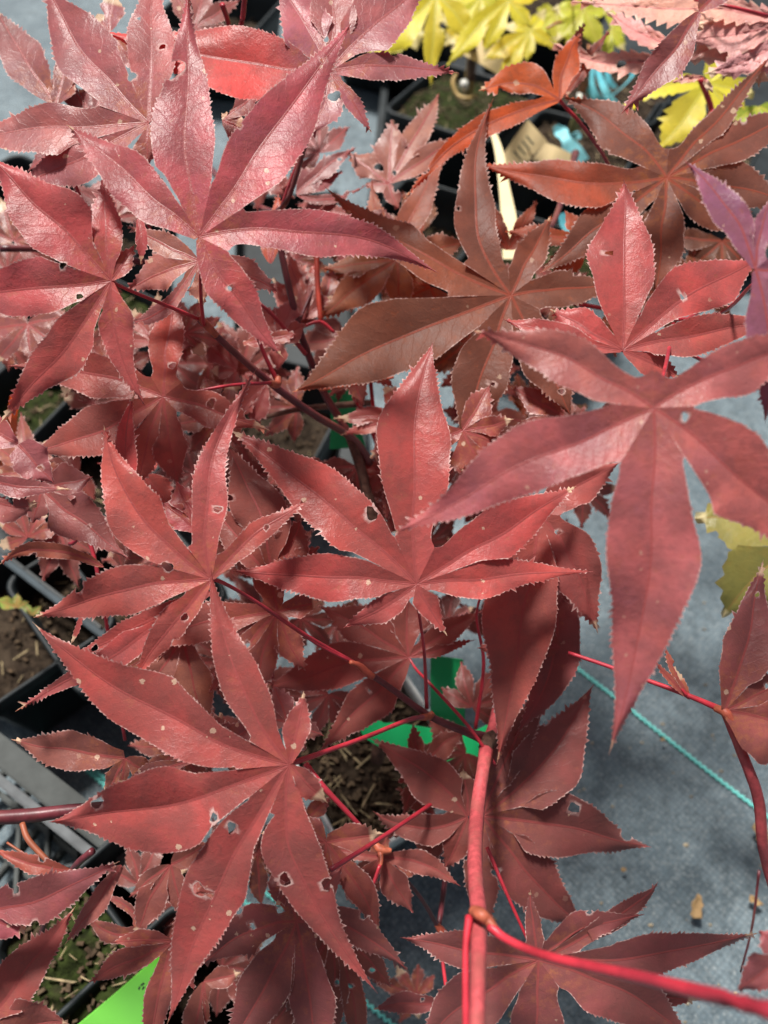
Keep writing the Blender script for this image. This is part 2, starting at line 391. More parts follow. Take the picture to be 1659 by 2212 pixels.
    put('lobe_uv', 'FLOAT_VECTOR', ATT, 'vector'); put('leaf_xy', 'FLOAT_VECTOR', np.column_stack([XY - H, np.zeros(len(XY))]), 'vector')
    put('lobe_tint', 'FLOAT_COLOR', np.column_stack([TINT, np.ones(len(TINT))]), 'color'); put('edge', 'FLOAT', EDGE, 'value'); put('dry', 'FLOAT', DRY, 'value'); put('tt', 'FLOAT', TT, 'value')
    o = link(name, me, mat or M_RED, parent)
    if (mat or M_RED) is M_RED:
        lu = sum(col) / 3; st = 1.36 if col[0] > .21 else 1.36 + (.21 - col[0]) * 3.2; gn = rng.uniform(.90, 1.12)
        col = tuple(max(.006, (lu + st * (c - lu)) * k * gn) for c, k in zip(col, (1.10, 1.0, 1.08 * rng.uniform(.9, 1.2))))
    elif mat is M_BRZ:
        lu = sum(col) / 3; col = tuple(max(.006, (lu + 1.25 * (c - lu)) * 1.1) for c in col)
    o.color = (*col, 1)
    if label: o['label'] = label
    if pet:
        p0 = (hub[0], hub[1], d + 0.0012, pet[0][-1] if len(pet[0]) == 4 else 7)
        twig('petiole', [p0] + list(pet), pet_mat or M_PET, o, seg=8)
    return o
# ------------------------------------------------------------------ the ground: grey woven matting with teal threads
def fabric_mat():
    m, n, l, bs = nmat('woven_matting'); b = NB(n, l)
    tc = n.new('ShaderNodeTexCoord'); pos = tc.outputs['Object']
    big = b.noise(pos, 14, 4, 0.6); mid = b.noise(pos, 95, 6, 0.75); fine = b.noise(pos, 420, 3, 0.7)
    c = b.mix(b.ramp(big, 0.32, 0.68), (0.075, 0.108, 0.130), (0.165, 0.215, 0.240))
    c = b.mix(b.math('MULTIPLY', b.ramp(mid, 0.40, 0.62), 0.85), c, (0.050, 0.072, 0.086))
    c = b.mix(b.math('MULTIPLY', b.ramp(fine, 0.48, 0.7), 0.6), c, (0.30, 0.33, 0.33))
    sx = n.new('ShaderNodeSeparateXYZ')
    mp = n.new('ShaderNodeMapping'); mp.inputs['Rotation'].default_value = (0, 0, math.radians(-42)); l.new(pos, mp.inputs[0]); l.new(mp.outputs[0], sx.inputs[0])
    wa = b.math('ABSOLUTE', b.math('SINE', b.math('MULTIPLY', sx.outputs[0], 850.0))); wb = b.math('ABSOLUTE', b.math('SINE', b.math('MULTIPLY', sx.outputs[1], 850.0)))
    wv = b.math('MULTIPLY', wa, wb)
    c = b.mix(b.math('MULTIPLY', b.math('SUBTRACT', 1.0, wv), 0.5), c, (0.07, 0.09, 0.10))
    l.new(c, bs.inputs['Base Color']); bs.inputs['Roughness'].default_value = 0.75; bs.inputs['Specular IOR Level'].default_value = 0.3
    bp = n.new('ShaderNodeBump'); bp.inputs['Strength'].default_value = 0.5; bp.inputs['Distance'].default_value = 0.0012
    l.new(b.math('ADD', b.math('MULTIPLY', wv, 0.4), b.math('MULTIPLY', mid, 0.9)), bp.inputs['Height']); l.new(bp.outputs[0], bs.inputs['Normal'])
    return m

xs = np.concatenate([[-40, -8, -2], np.linspace(-0.9, 0.9, 121), [2, 8, 40]]); ys = np.concatenate([[-40, -8, -1.2], np.linspace(-0.4, 1.9, 151), [4, 10, 60]])
gv = []; 
for y in ys:
    for x in xs:
        z = 0.0
        if abs(x) < 0.9 and -0.4 < y < 1.9:
            z = 0.004 * mnoise.noise(Vector((x * 6, y * 6, 0))) + 0.0015 * mnoise.noise(Vector((x * 25, y * 25, 3)))
        gv.append((x, y, z - 0.004))
nx = len(xs); gf = [(j * nx + i, j * nx + i + 1, (j + 1) * nx + i + 1, (j + 1) * nx + i) for j in range(len(ys) - 1) for i in range(nx - 1)]
ground = link('ground', mesh('ground', gv, gf), fabric_mat()); tag(ground, 'blue grey woven ground cover matting', kind='structure')

M_TEAL = simple_mat('teal_thread', (0.16, 0.60, 0.55), 0.6, 0.2, 300, 0.2)
def thread(a, bb, mat, amp=0.0011, r=0.0011, per=0.0046, ext=0.3):
    p0, p1 = G(*a), G(*bb); dv = p1 - p0; ln = np.linalg.norm(dv); dv /= ln
    p0 = p0 - dv * ext; ln += 2 * ext; sd = np.array([-dv[1], dv[0], 0]); n = int(ln / (per / 4)); pts = []
    for i in range(n + 1):
        s = ln * i / n; z = 0.0006 + 0.004 * mnoise.noise(Vector(tuple((p0 + dv * s)[:2] * 6) + (0,))) - 0.004 + 0.0015 * mnoise.noise(Vector(tuple((p0 + dv * s)[:2] * 25) + (3,)))
        pts.append(p0 + dv * s + sd * amp * math.sin(2 * math.pi * s / per) + np.array([0, 0, z + 0.0012]))
    vs, fs = tube_geo(pts, [r] * len(pts), 6)
    link('thread', mesh('thread', vs, fs), mat, ground)
thread((1230, 1425), (1640, 1745), M_TEAL)
thread((170, 1640), (240, 1690), M_TEAL)
thread((765, 2145), (825, 2195), M_TEAL)

# ------------------------------------------------------------------ pots, soil, crate, tags
M_POT = simple_mat('black_pot_plastic', (0.014, 0.018, 0.020), 0.5, 0.3, 40, 0.15, alt=(0.026, 0.032, 0.034), spec=.2)
M_WPOT = simple_mat('white_pot_plastic', (0.62, 0.66, 0.64), 0.4, 0.08, 40, 0.1)
M_SOIL = simple_mat('bark_soil', (0.022, 0.015, 0.010), 0.9, 0.6, 260, 0.9, 0.003, alt=(0.055, 0.040, 0.027), spec=.1)
M_MOSS = simple_mat('mossy_soil', (0.018, 0.025, 0.006), 0.9, 0.6, 200, 0.9, 0.003, alt=(0.028, 0.022, 0.013), spec=.1)
M_CHIP = simple_mat('bark_chip', (0.052, 0.034, 0.021), 0.85, 0.6, 150, 0.5, alt=(0.11, 0.08, 0.05), spec=.1)
M_STRAW = simple_mat('straw', (0.24, 0.185, 0.10), 0.8, 0.4, 150, 0.4)

def rect_ring(w, r=0.2, n=4):
    """rounded square, counter-clockwise"""
    out = []
    c = w - w * r
    for k, (sx, sy) in enumerate(((1, 1), (-1, 1), (-1, -1), (1, -1))):
        for i in range(n + 1):
            a = math.pi / 2 * (k + i / n); out.append((sx * c + w * r * math.cos(a), sy * c + w * r * math.sin(a)))
    return out

def pot(label, x, y, top=0.10, half=0.05, rot=-0.6, mat=None, soil=None, low=0.014, seed=1, round_=0.2, chips=120, nm='nursery_pot'):
    c = G(x, y, top); e = empty(nm, label, 'pot', (c[0], c[1], 0.0), 'plant pots under the maples'); e.rotation_euler[2] = rot
    rings = [(half * .72, 0.001), (half * .74, 0.003), (half * .93, top - .016), (half * .935, top - .0155), (half * 1.0, top - .015), (half * 1.0, top - .001), (half * .985, top), (half * .955, top), (half * .94, top - .002), (half * .92, top - .02), (half * .70, 0.004)]
    vs = []; fs = []; m = None
    for w, z in rings:
        rg = rect_ring(w, round_); m = len(rg); vs += [(a, b_, z) for a, b_ in rg]
    for i in range(len(rings) - 1):
        for k in range(m): fs.append((i * m + k, i * m + (k + 1) % m, (i + 1) * m + (k + 1) % m, (i + 1) * m + k))
    fs.append(tuple(range(m - 1, -1, -1))); fs.append(tuple(range((len(rings) - 1) * m, len(rings) * m)))
    link('pot_shell', mesh('pot_shell', vs, fs), mat or M_POT, e)
    w = half * .915; n = 26; sv = []; sf = []; rr = random.Random(seed)
    for j in range(n + 1):
        for i in range(n + 1):
            a, b_ = (i / n * 2 - 1) * w, (j / n * 2 - 1) * w
            q = 1 - 0.12 * max(0, abs(a / w) + abs(b_ / w) - 1.2)
            z = top - low + 0.006 * mnoise.noise(Vector((a * 60, b_ * 60, seed * 7))) + 0.003 * mnoise.noise(Vector((a * 170, b_ * 170, seed)))
            sv.append((a * q, b_ * q, z))
    for j in range(n):
        for i in range(n): sf.append((j * (n + 1) + i, j * (n + 1) + i + 1, (j + 1) * (n + 1) + i + 1, (j + 1) * (n + 1) + i))
    so = link('soil', mesh('soil', sv, sf), soil or M_SOIL, e); so['kind'] = 'stuff'
    for nm2, cnt, mt, lo, hi, thin in (('bark_chips', int(chips * 1.8), M_CHIP, .0008, .0026, .6), ('straw_bits', chips // 4, M_STRAW, .003, .010, .07)):
        cv = []; cf = []
        for _ in range(cnt):
            a, b_ = rr.uniform(-w, w) * .95, rr.uniform(-w, w) * .95; s = rr.uniform(lo, hi); an = rr.uniform(0, 6.28); z = top - low + 0.003 + 0.006 * mnoise.noise(Vector((a * 60, b_ * 60, seed * 7)))
            o = len(cv); ti = rr.uniform(-.4, .4)
            for dx, dy, dz in ((-1, -thin, -.3), (1, -thin * .7, -.25), (.9, thin, -.3), (-.8, thin * .8, -.3), (-.9, -thin * .8, .3), (.8, -thin * .6, .25), (.85, thin * .7, .35), (-.7, thin * .8, .25)):
                lx, ly, lz = dx * s, dy * s, dz * s * min(1, thin * 2.5) + dx * s * ti * .5
                cv.append((a + lx * math.cos(an) - ly * math.sin(an), b_ + lx * math.sin(an) + ly * math.cos(an), z + lz))
            for f in ((3, 2, 1, 0), (4, 5, 6, 7), (0, 1, 5, 4), (1, 2, 6, 5), (2, 3, 7, 6), (3, 0, 4, 7)): cf.append(tuple(o + q for q in f))
        ch = link(nm2, mesh(nm2, cv, cf, False), mt, so); ch['kind'] = 'stuff'
    return e

pot('white square pot of bark soil seen under the centre twigs', 815, 1640, .10, .048, .55, M_WPOT, M_SOIL, .010, 3, chips=220)
pot('black pot with mossy soil at the foot of the orange marker', 60, 880, .10, .055, -.45, None, M_MOSS, .03, 4, chips=60)
pot('empty looking black pot between the orange marker and the curled red leaf', 215, 960, .10, .06, -.45, None, M_SOIL, .05, 5, chips=40)
pot('black pot with a small green weed at the left border', 30, 1330, .10, .055, .72, None, M_SOIL, .03, 6, chips=60)
pot('dark pot half hidden behind the curled orange leaf', 250, 1270, .10, .062, .72, None, M_SOIL, .06, 7, chips=40)
pot('black pot with green moss in the bottom left corner', 90, 2150, .11, .05, .78, None, M_MOSS, .010, 8)
pot('black pot beside the bright green tag', 265, 2050, .11, .055, .78, None, M_SOIL, .07, 9, chips=30)
pot('black pot under the bright green tag at the lower border', 340, 2290, .11, .055, .78, None, M_SOIL, .06, 10, chips=30)
pot('black pot of mossy soil holding the yellow maple', 1000, 215, .10, .075, -.55, None, M_MOSS, .012, 11, chips=200)
pot('black pot below the cream strip with its dark side showing', 930, 470, .10, .06, -.5, None, M_SOIL, .05, 12, chips=60)
pot('black pot of brown soil behind the folded paper tag', 1240, 320, .10, .07, -.5, None, M_SOIL, .012, 13, chips=200)
pot('black pot with blue ribbon above its rim', 1330, 190, .10, .07, -.5, None, M_SOIL, .012, 14, chips=150)
pot('black pot under the pink laceleaf', 1510, 300, .10, .07, -.5, None, M_SOIL, .012, 15, chips=150)
pot('black pot at the top border behind the red lobe', 470, 20, .10, .08, -.3, None, M_SOIL, .04, 16, chips=60)
pot('black pot at the top border behind the yellow leaves', 860, 10, .10, .09, -.5, None, M_SOIL, .04, 17, chips=60)
pot('black pot at the top border between lime leaves and pink laceleaf', 1180, -10, .10, .09, -.5, None, M_SOIL, .03, 18, chips=60)
pot('black pot at the left border below the plum leaves', 20, 430, .10, .07, -.6, None, M_SOIL, .05, 19, chips=60)
pot('black pot hidden behind the large left leaf hub', 200, 500, .10, .065, -.6, None, M_SOIL, .05, 20, chips=60)
pot('mossy pot seen past the left leaf edge above the orange marker', 190, 690, .10, .06, -.6, None, M_MOSS, .012, 21)
pot('slate dark pot below the forked twigs', 585, 880, .10, .06, -.35, None, M_SOIL, .05, 23, chips=60)
pot('black pot of brown soil below the bronze leaf', 1150, 560, .10, .07, -.5, None, M_MOSS, .012, 22)

def tray(label, x0, y0, x1, y1, rot, h=.03):
    e = empty('plant_tray', label, 'tray', ((x0 + x1) / 2, (y0 + y1) / 2, 0)); e.rotation_euler[2] = rot
    a, b_ = (x1 - x0) / 2, (y1 - y0) / 2; vs = []; fs = []
    for k, z in ((1.0, .0), (1.012, h), (1.02, h), (1.02, h + .002), (1.0, h + .002), (.985, .0008)):
        vs += [(a * k * sx, b_ * k * sy, z) for sx, sy in ((-1, -1), (1, -1), (1, 1), (-1, 1))]
    for i in range(5):
        for k in range(4): fs.append((i * 4 + k, i * 4 + (k + 1) % 4, (i + 1) * 4 + (k + 1) % 4, (i + 1) * 4 + k))
    fs.append((20, 21, 22, 23)); link('tray_shell', mesh('tray_shell', vs, fs, False), M_POT, e)
g0, g1 = G(60, 1540), G(340, 640)
tray('black tray under the pots along the left border', g0[0] - .45, g0[1], g1[0] + .0, g1[1], 0)
g0, g1 = G(860, 600), G(1700, -80)
tray('black tray under the pots across the upper right', g0[0], g0[1], g1[0] + .2, g1[1] + .2, -.06)
g0, g1 = G(420, 1060), G(800, 470)
tray('added black tray darkening the ground beneath the forked twigs in the middle', g0[0] + .02, g0[1], g1[0] - .02, g1[1], 0.1)  # added tray, darkens the pale ground that shows between the leaves
# grey lattice crate at the left
M_CRATE = simple_mat('grey_crate_plastic', (0.050, 0.055, 0.053), 0.75, 0.2, 60, 0.15, alt=(0.075, 0.082, 0.08), spec=.2)
def beam(name, p0, p1, w, h, mat, parent):
    p0, p1 = np.array(p0, float), np.array(p1, float); dv = p1 - p0; dv /= np.linalg.norm(dv); sd = np.array([-dv[1], dv[0], 0]); sd /= np.linalg.norm(sd); up = np.cross(dv, sd)
    bm = bmesh.new(); vv = []
    for q in (p0, p1):
        for a, b_ in ((-1, -1), (1, -1), (1, 1), (-1, 1)): vv.append(bm.verts.new(tuple(in_parent(parent, q + sd * a * w / 2 + up * b_ * h / 2))))
    for f in ((3, 2, 1, 0), (4, 5, 6, 7), (0, 1, 5, 4), (1, 2, 6, 5), (2, 3, 7, 6), (3, 0, 4, 7)): bm.faces.new([vv[k] for k in f])
    bmesh.ops.bevel(bm, geom=bm.edges[:], offset=min(w, h) * .18, segments=2, affect='EDGES')
    me = bpy.data.meshes.new(name); bm.to_mesh(me); bm.free(); return link(name, me, mat, parent)
cz = .085
ca, cb = G(-60, 1575, cz), G(330, 1880, cz)
crate = empty('plastic_crate', 'grey plastic lattice crate below the lower left leaves', 'crate', (ca[0], ca[1], 0))
dvc = (cb - ca) / np.linalg.norm(cb - ca); nvc = np.array([dvc[1], -dvc[0], 0.0])
if nvc[1] > 0: nvc = -nvc
beam('rim', ca + [0, 0, .0], cb, .017, .006, M_CRATE, crate)
beam('rim_lip', ca + nvc * .0135 + [0, 0, -.002], cb + nvc * .0135 + [0, 0, -.002], .006, .011, simple_mat('grey_crate_edge', (0.085, 0.092, 0.096), .8), crate)
beam('side_panel', ca - [0, 0, .045] - nvc * .004, cb - [0, 0, .045] - nvc * .004, .003, .075, M_CRATE, crate)
for i in range(12):
    q = ca + dvc * (.0 + i * .026); q2 = q + nvc * .20; 
    beam('slat', [q[0], q[1], .012], [q2[0], q2[1], .012], .004, .008, M_CRATE, crate)
for i in range(7):
    q = ca + nvc * (.022 + i * .027); q2 = q + dvc * .27
    beam('slat', [q[0], q[1], .0165], [q2[0], q2[1], .0165], .004, .008, M_CRATE, crate)
for i in range(10):
    q = ca + dvc * (.0 + i * .028) + nvc * .012; q2 = q + nvc * .05 + dvc * .05
    beam('brace', [q[0], q[1], .024], [q2[0], q2[1], .024], .003, .006, M_CRATE, crate)

# thin blue grey tray edge
te = empty('tray_edge', 'thin blue grey tray edge running past the small green weed', 'tray', tuple(G(20, 1215, .105)))
beam('tray_rim', G(-30, 1180, .105), G(230, 1380, .105), .0045, .006, simple_mat('tray_plastic', (.03, .042, .05), .8), te)
beam('tray_wall', G(-30, 1180, .085) + [0, .002, -.02], G(230, 1380, .085) + [0, .002, -.02], .002, .07, M_POT, te)

def strip(name, pts, mat, parent, thick=.0004, n=14):
    """ribbon through world points: (point, half-width vector)"""
    a = smooth_path([np.concatenate([p, w]) for p, w in pts], n); vs = []; fs = []
    c, w = a[:, :3], a[:, 3:]
    tg = np.gradient(c, axis=0); nn = np.cross(tg, w); nn /= np.linalg.norm(nn, axis=1)[:, None] + 1e-12
    for i in range(len(a)):
        for s, h in ((-1, -1), (0, -1.0), (1, -1), (1, 1), (0, 1.0), (-1, 1)): vs.append(c[i] + w[i] * s + nn[i] * thick * h)
    for i in range(len(a) - 1):
        for k in range(6): fs.append((i * 6 + k, i * 6 + (k + 1) % 6, (i + 1) * 6 + (k + 1) % 6, (i + 1) * 6 + k))
    fs.append(tuple(range(5, -1, -1))); fs.append(tuple(range((len(a) - 1) * 6, len(a) * 6)))
    me = mesh(name, in_parent(parent, vs), fs, False)
    return link(name, me, mat, parent)
def pw(x, y, d, x2, y2, d2=None):
    """centre and half-width from the two edge points of a ribbon"""
    a, b_ = P(x, y, d), P(x2, y2, d2 or d); return (a + b_) / 2, (b_ - a) / 2

M_TAG = simple_mat('green_tag_plastic', (0.012, 0.38, 0.12), 0.38, 0.1, 30, 0.05)
M_TAG2 = simple_mat('bright_green_tag', (0.16, 0.62, 0.03), 0.4, 0.08, 30, 0.05, alt=(0.24, 0.70, 0.14))
M_INK = simple_mat('ink', (0.02, 0.03, 0.02), 0.6)
def tagobj(label, segs, mat):
    e = empty('plant_tag', label, 'plant tag', tuple(segs[0][0])); strip('tag_strip', segs, mat, e); return e
tagobj('green plastic tag standing upright in the white pot', [pw(930, 1415, .44, 1000, 1425), pw(930, 1480, .447, 1004, 1490), pw(930, 1570, .465, 1004, 1570)], M_TAG)
tagobj('curved green plastic tag strap lying across the white pot', [pw(775, 1545, .455, 800, 1535), pw(786, 1590, .455, 826, 1560), pw(850, 1625, .455, 860, 1562), pw(940, 1645, .455, 945, 1575), pw(1020, 1640, .455, 1015, 1580), pw(1085, 1610, .46, 1065, 1560)], M_TAG)
tagobj('green plastic tag behind the dark forked twigs', [pw(702, 815, .455, 740, 820), pw(708, 860, .46, 765, 860), pw(715, 900, .465, 775, 905), pw(712, 970, .475, 790, 965)], M_TAG)
gt = tagobj('large bright green tag at the lower border', [pw(340, 2060, .395, 395, 2090), pw(290, 2110, .40, 375, 2150), pw(170, 2212, .405, 330, 2240), pw(110, 2260, .41, 300, 2320)], M_TAG2)
for k, (x, y, w_) in enumerate(((303, 2128, 7), (306, 2136, 4), (298, 2136, 3))):
    strip('print_mark', [pw(x, y, .3955, x + 3, y + 3), pw(x + w_, y - 6, .3955, x + w_ + 3, y - 3)], M_INK, gt, .0001, 2)

M_PAPER = simple_mat('beige_paper', (0.60, 0.47, 0.25), 0.75, 0.08, 40, 0.1)
pt = empty('paper_tag', 'folded beige paper tag with printed lines by the blue tie', 'plant tag', tuple(P(1130, 320, .66)))
strip('tag_paper', [pw(1140, 258, .66, 1182, 305), pw(1112, 296, .665, 1150, 338), pw(1080, 345, .67, 1110, 385)], M_PAPER, pt)
strip('tag_fold', [pw(1178, 308, .658, 1150, 345), pw(1205, 318, .655, 1185, 352), pw(1240, 335, .66, 1225, 360)], M_PAPER, pt)
for k in range(4):
    x0, y0 = 1138 - k * 9, 292 + k * 11
    strip('print_line', [pw(x0, y0, .6585, x0 - 2, y0 + 3), pw(x0 + 16, y0 + 19, .6585, x0 + 14, y0 + 22)], M_INK, pt, .0002, 3)
cs = empty('cream_strip', 'long cream plastic strip standing beside the black pot', 'plant tag', tuple(P(1090, 450, .6)))
strip('strip_blade', [pw(1052, 262, .62, 1060, 262), pw(1068, 325, .61, 1086, 325), pw(1077, 400, .60, 1100, 400), pw(1083, 480, .59, 1117, 480), pw(1086, 560, .58, 1124, 560)], simple_mat('cream_plastic', (.62, .53, .30), .5, .08, 30, .05), cs, .0005)
pt2 = empty('paper_tag', 'beige paper tag hanging between the yellow leaves', 'plant tag', tuple(P(1060, 120, .75)))
strip('tag_paper', [pw(975, 105, .74, 1030, 60), pw(1040, 140, .74, 1075, 85), pw(1080, 165, .75, 1110, 110)], M_PAPER, pt2)

M_STAKE = simple_mat('bamboo', (0.36, 0.24, 0.08), 0.55, 0.2, 60, 0.2, alt=(0.28, 0.20, 0.06))
M_STAKE2 = simple_mat('wood_stake', (0.30, 0.12, 0.05), 0.6, 0.2, 60, 0.2)
st1 = empty('stake', 'tan bamboo stake with a white button under the yellow leaves', 'stake', tuple(P(1012, 205, .86)))
twig('cane', [(1026, 70, .76, 22), (1020, 120, .79, 22), (1012, 205, .86, 22)], M_STAKE, st1)
twig('button', [(1002, 175, .815, 14), (1003, 184, .815, 19), (1004, 194, .818, 13)], simple_mat('white_button', (.6, .6, .55), .5), st1)
twig('tie', [(985, 160, .82, 7), (978, 180, .82, 8), (988, 205, .82, 8), (1010, 213, .815, 9), (1030, 205, .82, 7)], M_STAKE, st1)
st2 = empty('stake', 'orange brown stake rising beside the blue ribbon', 'stake', tuple(P(1228, 300, .86)))
twig('cane', [(1268, 105, .74, 22), (1260, 215, .80, 21)], M_STAKE2, st2)
twig('cane', [(1260, 216, .80, 21), (1243, 265, .83, 21), (1228, 310, .86, 22)], simple_mat('green_cane', (.24, .22, .09), .55), st2)
twig('knot', [(1250, 205, .79, 10), (1258, 214, .785, 20), (1266, 222, .79, 10)], simple_mat('white_knot', (.5, .5, .45), .6), st2)
M_BLUE = simple_mat('blue_ribbon', (0.10, 0.42, 0.50), 0.45, 0.15, 60, 0.3, alt=(.22, .58, .64))
rb = empty('ribbon', 'looped turquoise ribbon behind the pink laceleaf', 'ribbon', tuple(P(1310, 190, .8)))
for pts in ([(1278, 140, .78, 14), (1276, 190, .78, 20), (1300, 215, .78, 12), (1330, 200, .78, 10), (1366, 165, .78, 12), (1360, 152, .78, 10)],
            [(1290, 150, .79, 10), (1305, 190, .78, 14), (1320, 215, .78, 14), (1338, 232, .78, 10)], [(1268, 215, .79, 10), (1290, 228, .79, 16), (1310, 232, .79, 10)], [(1310, 150, .79, 8), (1316, 175, .79, 12), (1330, 190, .79, 8)]):
    strip('ribbon_loop', [(P(a, b_, c), np.array([w / 2 / FPX * c * .7, 0, w / 2 / FPX * c * .7])) for a, b_, c, w in pts], M_BLUE, rb, .0005)
rb2 = empty('ribbon', 'pale blue tie knotted on the cane next to the paper tag', 'ribbon', tuple(P(1225, 300, .8)))
for pts in ([(1200, 272, .80, 10), (1212, 285, .80, 22), (1222, 300, .79, 16), (1235, 322, .79, 30), (1258, 350, .79, 26)], [(1218, 300, .80, 10), (1240, 290, .80, 16), (1252, 300, .80, 8)]):
    strip('ribbon_end', [(P(a, b_, c), np.array([w / 2 / FPX * c, 0, w / 3 / FPX * c])) for a, b_, c, w in pts], simple_mat('pale_blue_tie', (.22, .58, .66), .5), rb2, .0006)
rb3 = empty('ribbon', 'small blue tie scrap under the bronze leaf', 'ribbon', tuple(P(1228, 480, .6)))
strip('ribbon_end', [(P(a, b_, .6), np.array([w / 2 / FPX * .6, 0, w / 3 / FPX * .6])) for a, b_, w in ((1212, 462, 10), (1225, 480, 26), (1236, 500, 20))], M_BLUE, rb3, .0006)
om = empty('marker', 'orange plastic marker strip at the left border', 'marker', tuple(P(20, 930, .5)))
strip('marker_blade', [(P(a, b_, c), np.array([w / 2 / FPX * c, 0, 0])) for a, b_, c, w in ((32, 855, .47, 18), (27, 900, .475, 22), (24, 950, .485, 22), (12, 990, .49, 20), (2, 1030, .50, 18))], simple_mat('orange_plastic', (.75, .09, .01), .4, .1), om, .0005)

# fallen bits on the matting
M_DRY = simple_mat('dry_leaf', (0.34, 0.22, 0.10), 0.8, 0.35, 120, 0.6, alt=(0.20, 0.11, 0.05))
def scrap(x, y, r, label, seed):
    c = G(x, y, 0.0); rr = random.Random(seed); vs = []; fs = []; nr_, ns = 5, 14; R = r / FPX * .42
    for i in range(nr_ + 1):
        for k in range(ns):
            an = 2 * math.pi * k / ns; q = i / nr_ * R * (1 + .3 * math.sin(2 * an + seed) + .2 * math.sin(5 * an))
            vs.append((q * math.cos(an), q * math.sin(an) * .75, .002 + .45 * R * (i / nr_) ** 2 * abs(math.sin(an + seed)) + .0006 * rr.random()))
    for i in range(nr_):
        for k in range(ns): fs.append((i * ns + k, i * ns + (k + 1) % ns, (i + 1) * ns + (k + 1) % ns, (i + 1) * ns + k))
    o = link('dry_leaf', mesh('dry_leaf', vs, fs), M_DRY); o.location = tuple(c); o.rotation_euler[2] = seed
    md = o.modifiers.new('solid', 'SOLIDIFY'); md.thickness = .0006
    tag(o, label, 'dry leaf', 'dry leaves on the matting')
scrap(1502, 1962, 26, 'curled tan dry leaf alone on the grey matting', 1)
scrap(1645, 1812, 34, 'brown dry leaf on the matting at the right border', 2)
scrap(1628, 1948, 16, 'small tan leaf scrap near the red forked twig', 3)
scrap(1345, 1880, 8, 'tiny pale leaf crumb beside the long dark leaf tip', 5)
scrap(1430, 1600, 8, 'tiny pale crumb on the matting next to the teal thread', 6)
wd = empty('weed', 'small bright green weed in the left pot', 'weed', tuple(G(20, 1290, .1)))

lr = random.Random(4); lv = []; lf = []
for _ in range(150):                               # grit and crumbs blown over the matting
    c = G(lr.uniform(560, 1659), lr.uniform(1180, 2212), 0); s = lr.uniform(.0006, .0020) * (1.8 if lr.random() < .08 else 1); an = lr.uniform(0, 6.28); o0 = len(lv)
    zz = .004 * mnoise.noise(Vector((c[0] * 6, c[1] * 6, 0))) - .0035
    for k in range(5):
        a_ = an + k * 1.2566; rr = s * lr.uniform(.6, 1.2); lv.append((c[0] + rr * math.cos(a_), c[1] + rr * math.sin(a_) * .7, zz + lr.uniform(0, .0006)))
    lv.append((c[0], c[1], zz + s * .7))
    for k in range(5): lf.append((o0 + k, o0 + (k + 1) % 5, o0 + 5))
lt = link('litter', mesh('litter', lv, lf, False), simple_mat('crumbs', (.30, .25, .17), .85, .5, 60, .2, alt=(.08, .06, .04)))
tag(lt, 'scattered crumbs and grit on the grey matting', 'litter', kind='stuff')
# ------------------------------------------------------------------ the plants
ROSE = (0.325, 0.058, 0.072); ROSE2 = (0.310, 0.046, 0.052); PLUM = (0.250, 0.080, 0.096); DUSK = (0.135, 0.056, 0.060)
DEEP = (0.140, 0.027, 0.026); WINE = (0.105, 0.025, 0.030); BRONZE = (0.130, 0.046, 0.034); TAUPE = (0.26, 0.138, 0.105)
TAUPE2 = (0.22, 0.100, 0.076); FLAME = (0.50, 0.110, 0.030); VIOLET = (0.150, 0.074, 0.115)

def plant(label, x, y, z, group=None):
    return empty('maple_tree', label, 'maple', tuple(G(x, y, z)), group)

red = plant('red maple sapling with rose red toothed leaves spread across the middle', 800, 1640, 0.095)
plum = plant('plum coloured maple with dusky toothed leaves over the top left', 420, 330, 0.1)
bronze = plant('bronze leaved maple with rusty and orange leaves at upper right', 1240, 330, 0.1)
wine = plant('wine red maple with dark leaves hanging over bare grey matting', 1120, 1560, 0.0)
edge = plant('maple with red forked twig and leaves cut off at the right border', 1690, 1900, 0.0)
corner = plant('purple maple with cream edged leaves in the bottom left corner', 60, 2150, 0.11)
yel = plant('yellow leaved maple sapling tied to a stake at the top', 1010, 215, 0.1)
lime = plant('young maple with lime green leaves beside a blue ribbon', 1265, 190, 0.1)
pinkp = plant('pink laceleaf maple with crinkled spiny leaves in the top right corner', 1560, 110, 0.1)
gold = plant('yellow green maple with coarsely toothed leaf under the pink laceleaf', 1500, 330, 0.1)
olive = plant('olive green toothed maple with brown veins at the right border', 1700, 1300, 0.0)

# ---- red maple: near leaves
leaf(red, (430, 512), .272, [(142, 268, 108, {'v': (300, 398)}), (408, -28, 136, {'pk': .42, 'v': (402, 260)}), (762, 44, 150, {'pk': .46, 'v': (590, 290)}),
     (948, 590, 102, {'v': (690, 500), 'pk': .5}), (613, 773, 96, {'v': (505, 640), 'pk': .42})], (.30, .066, .080), holes=[(372, 150, 22), (519, 272, 6), (745, 520, 4), (606, 549, 9), (700, 130, 7)],
     pet=[(433, 560, .285, 7), (434, 640, .31, 8), (440, 702, .332, 9)], tilt=(.02, .12))
leaf(red, (240, 607), .288, [(-30, 332, 150, {'pk': .45}), (222, 378, 78), (291, 527, 44), (-130, 628, 125), (-2, 916, 104, {'v': (140, 750)}), (315, 880, 78, {'v': (252, 730), 'pk': .4})],
     (.30, .060, .068), tilt=(.15, .05), pet=[(275, 625, .297, 7), (350, 656, .312, 8), (432, 690, .332, 9)], holes=[(135, 574, 7), (172, 640, 7)])
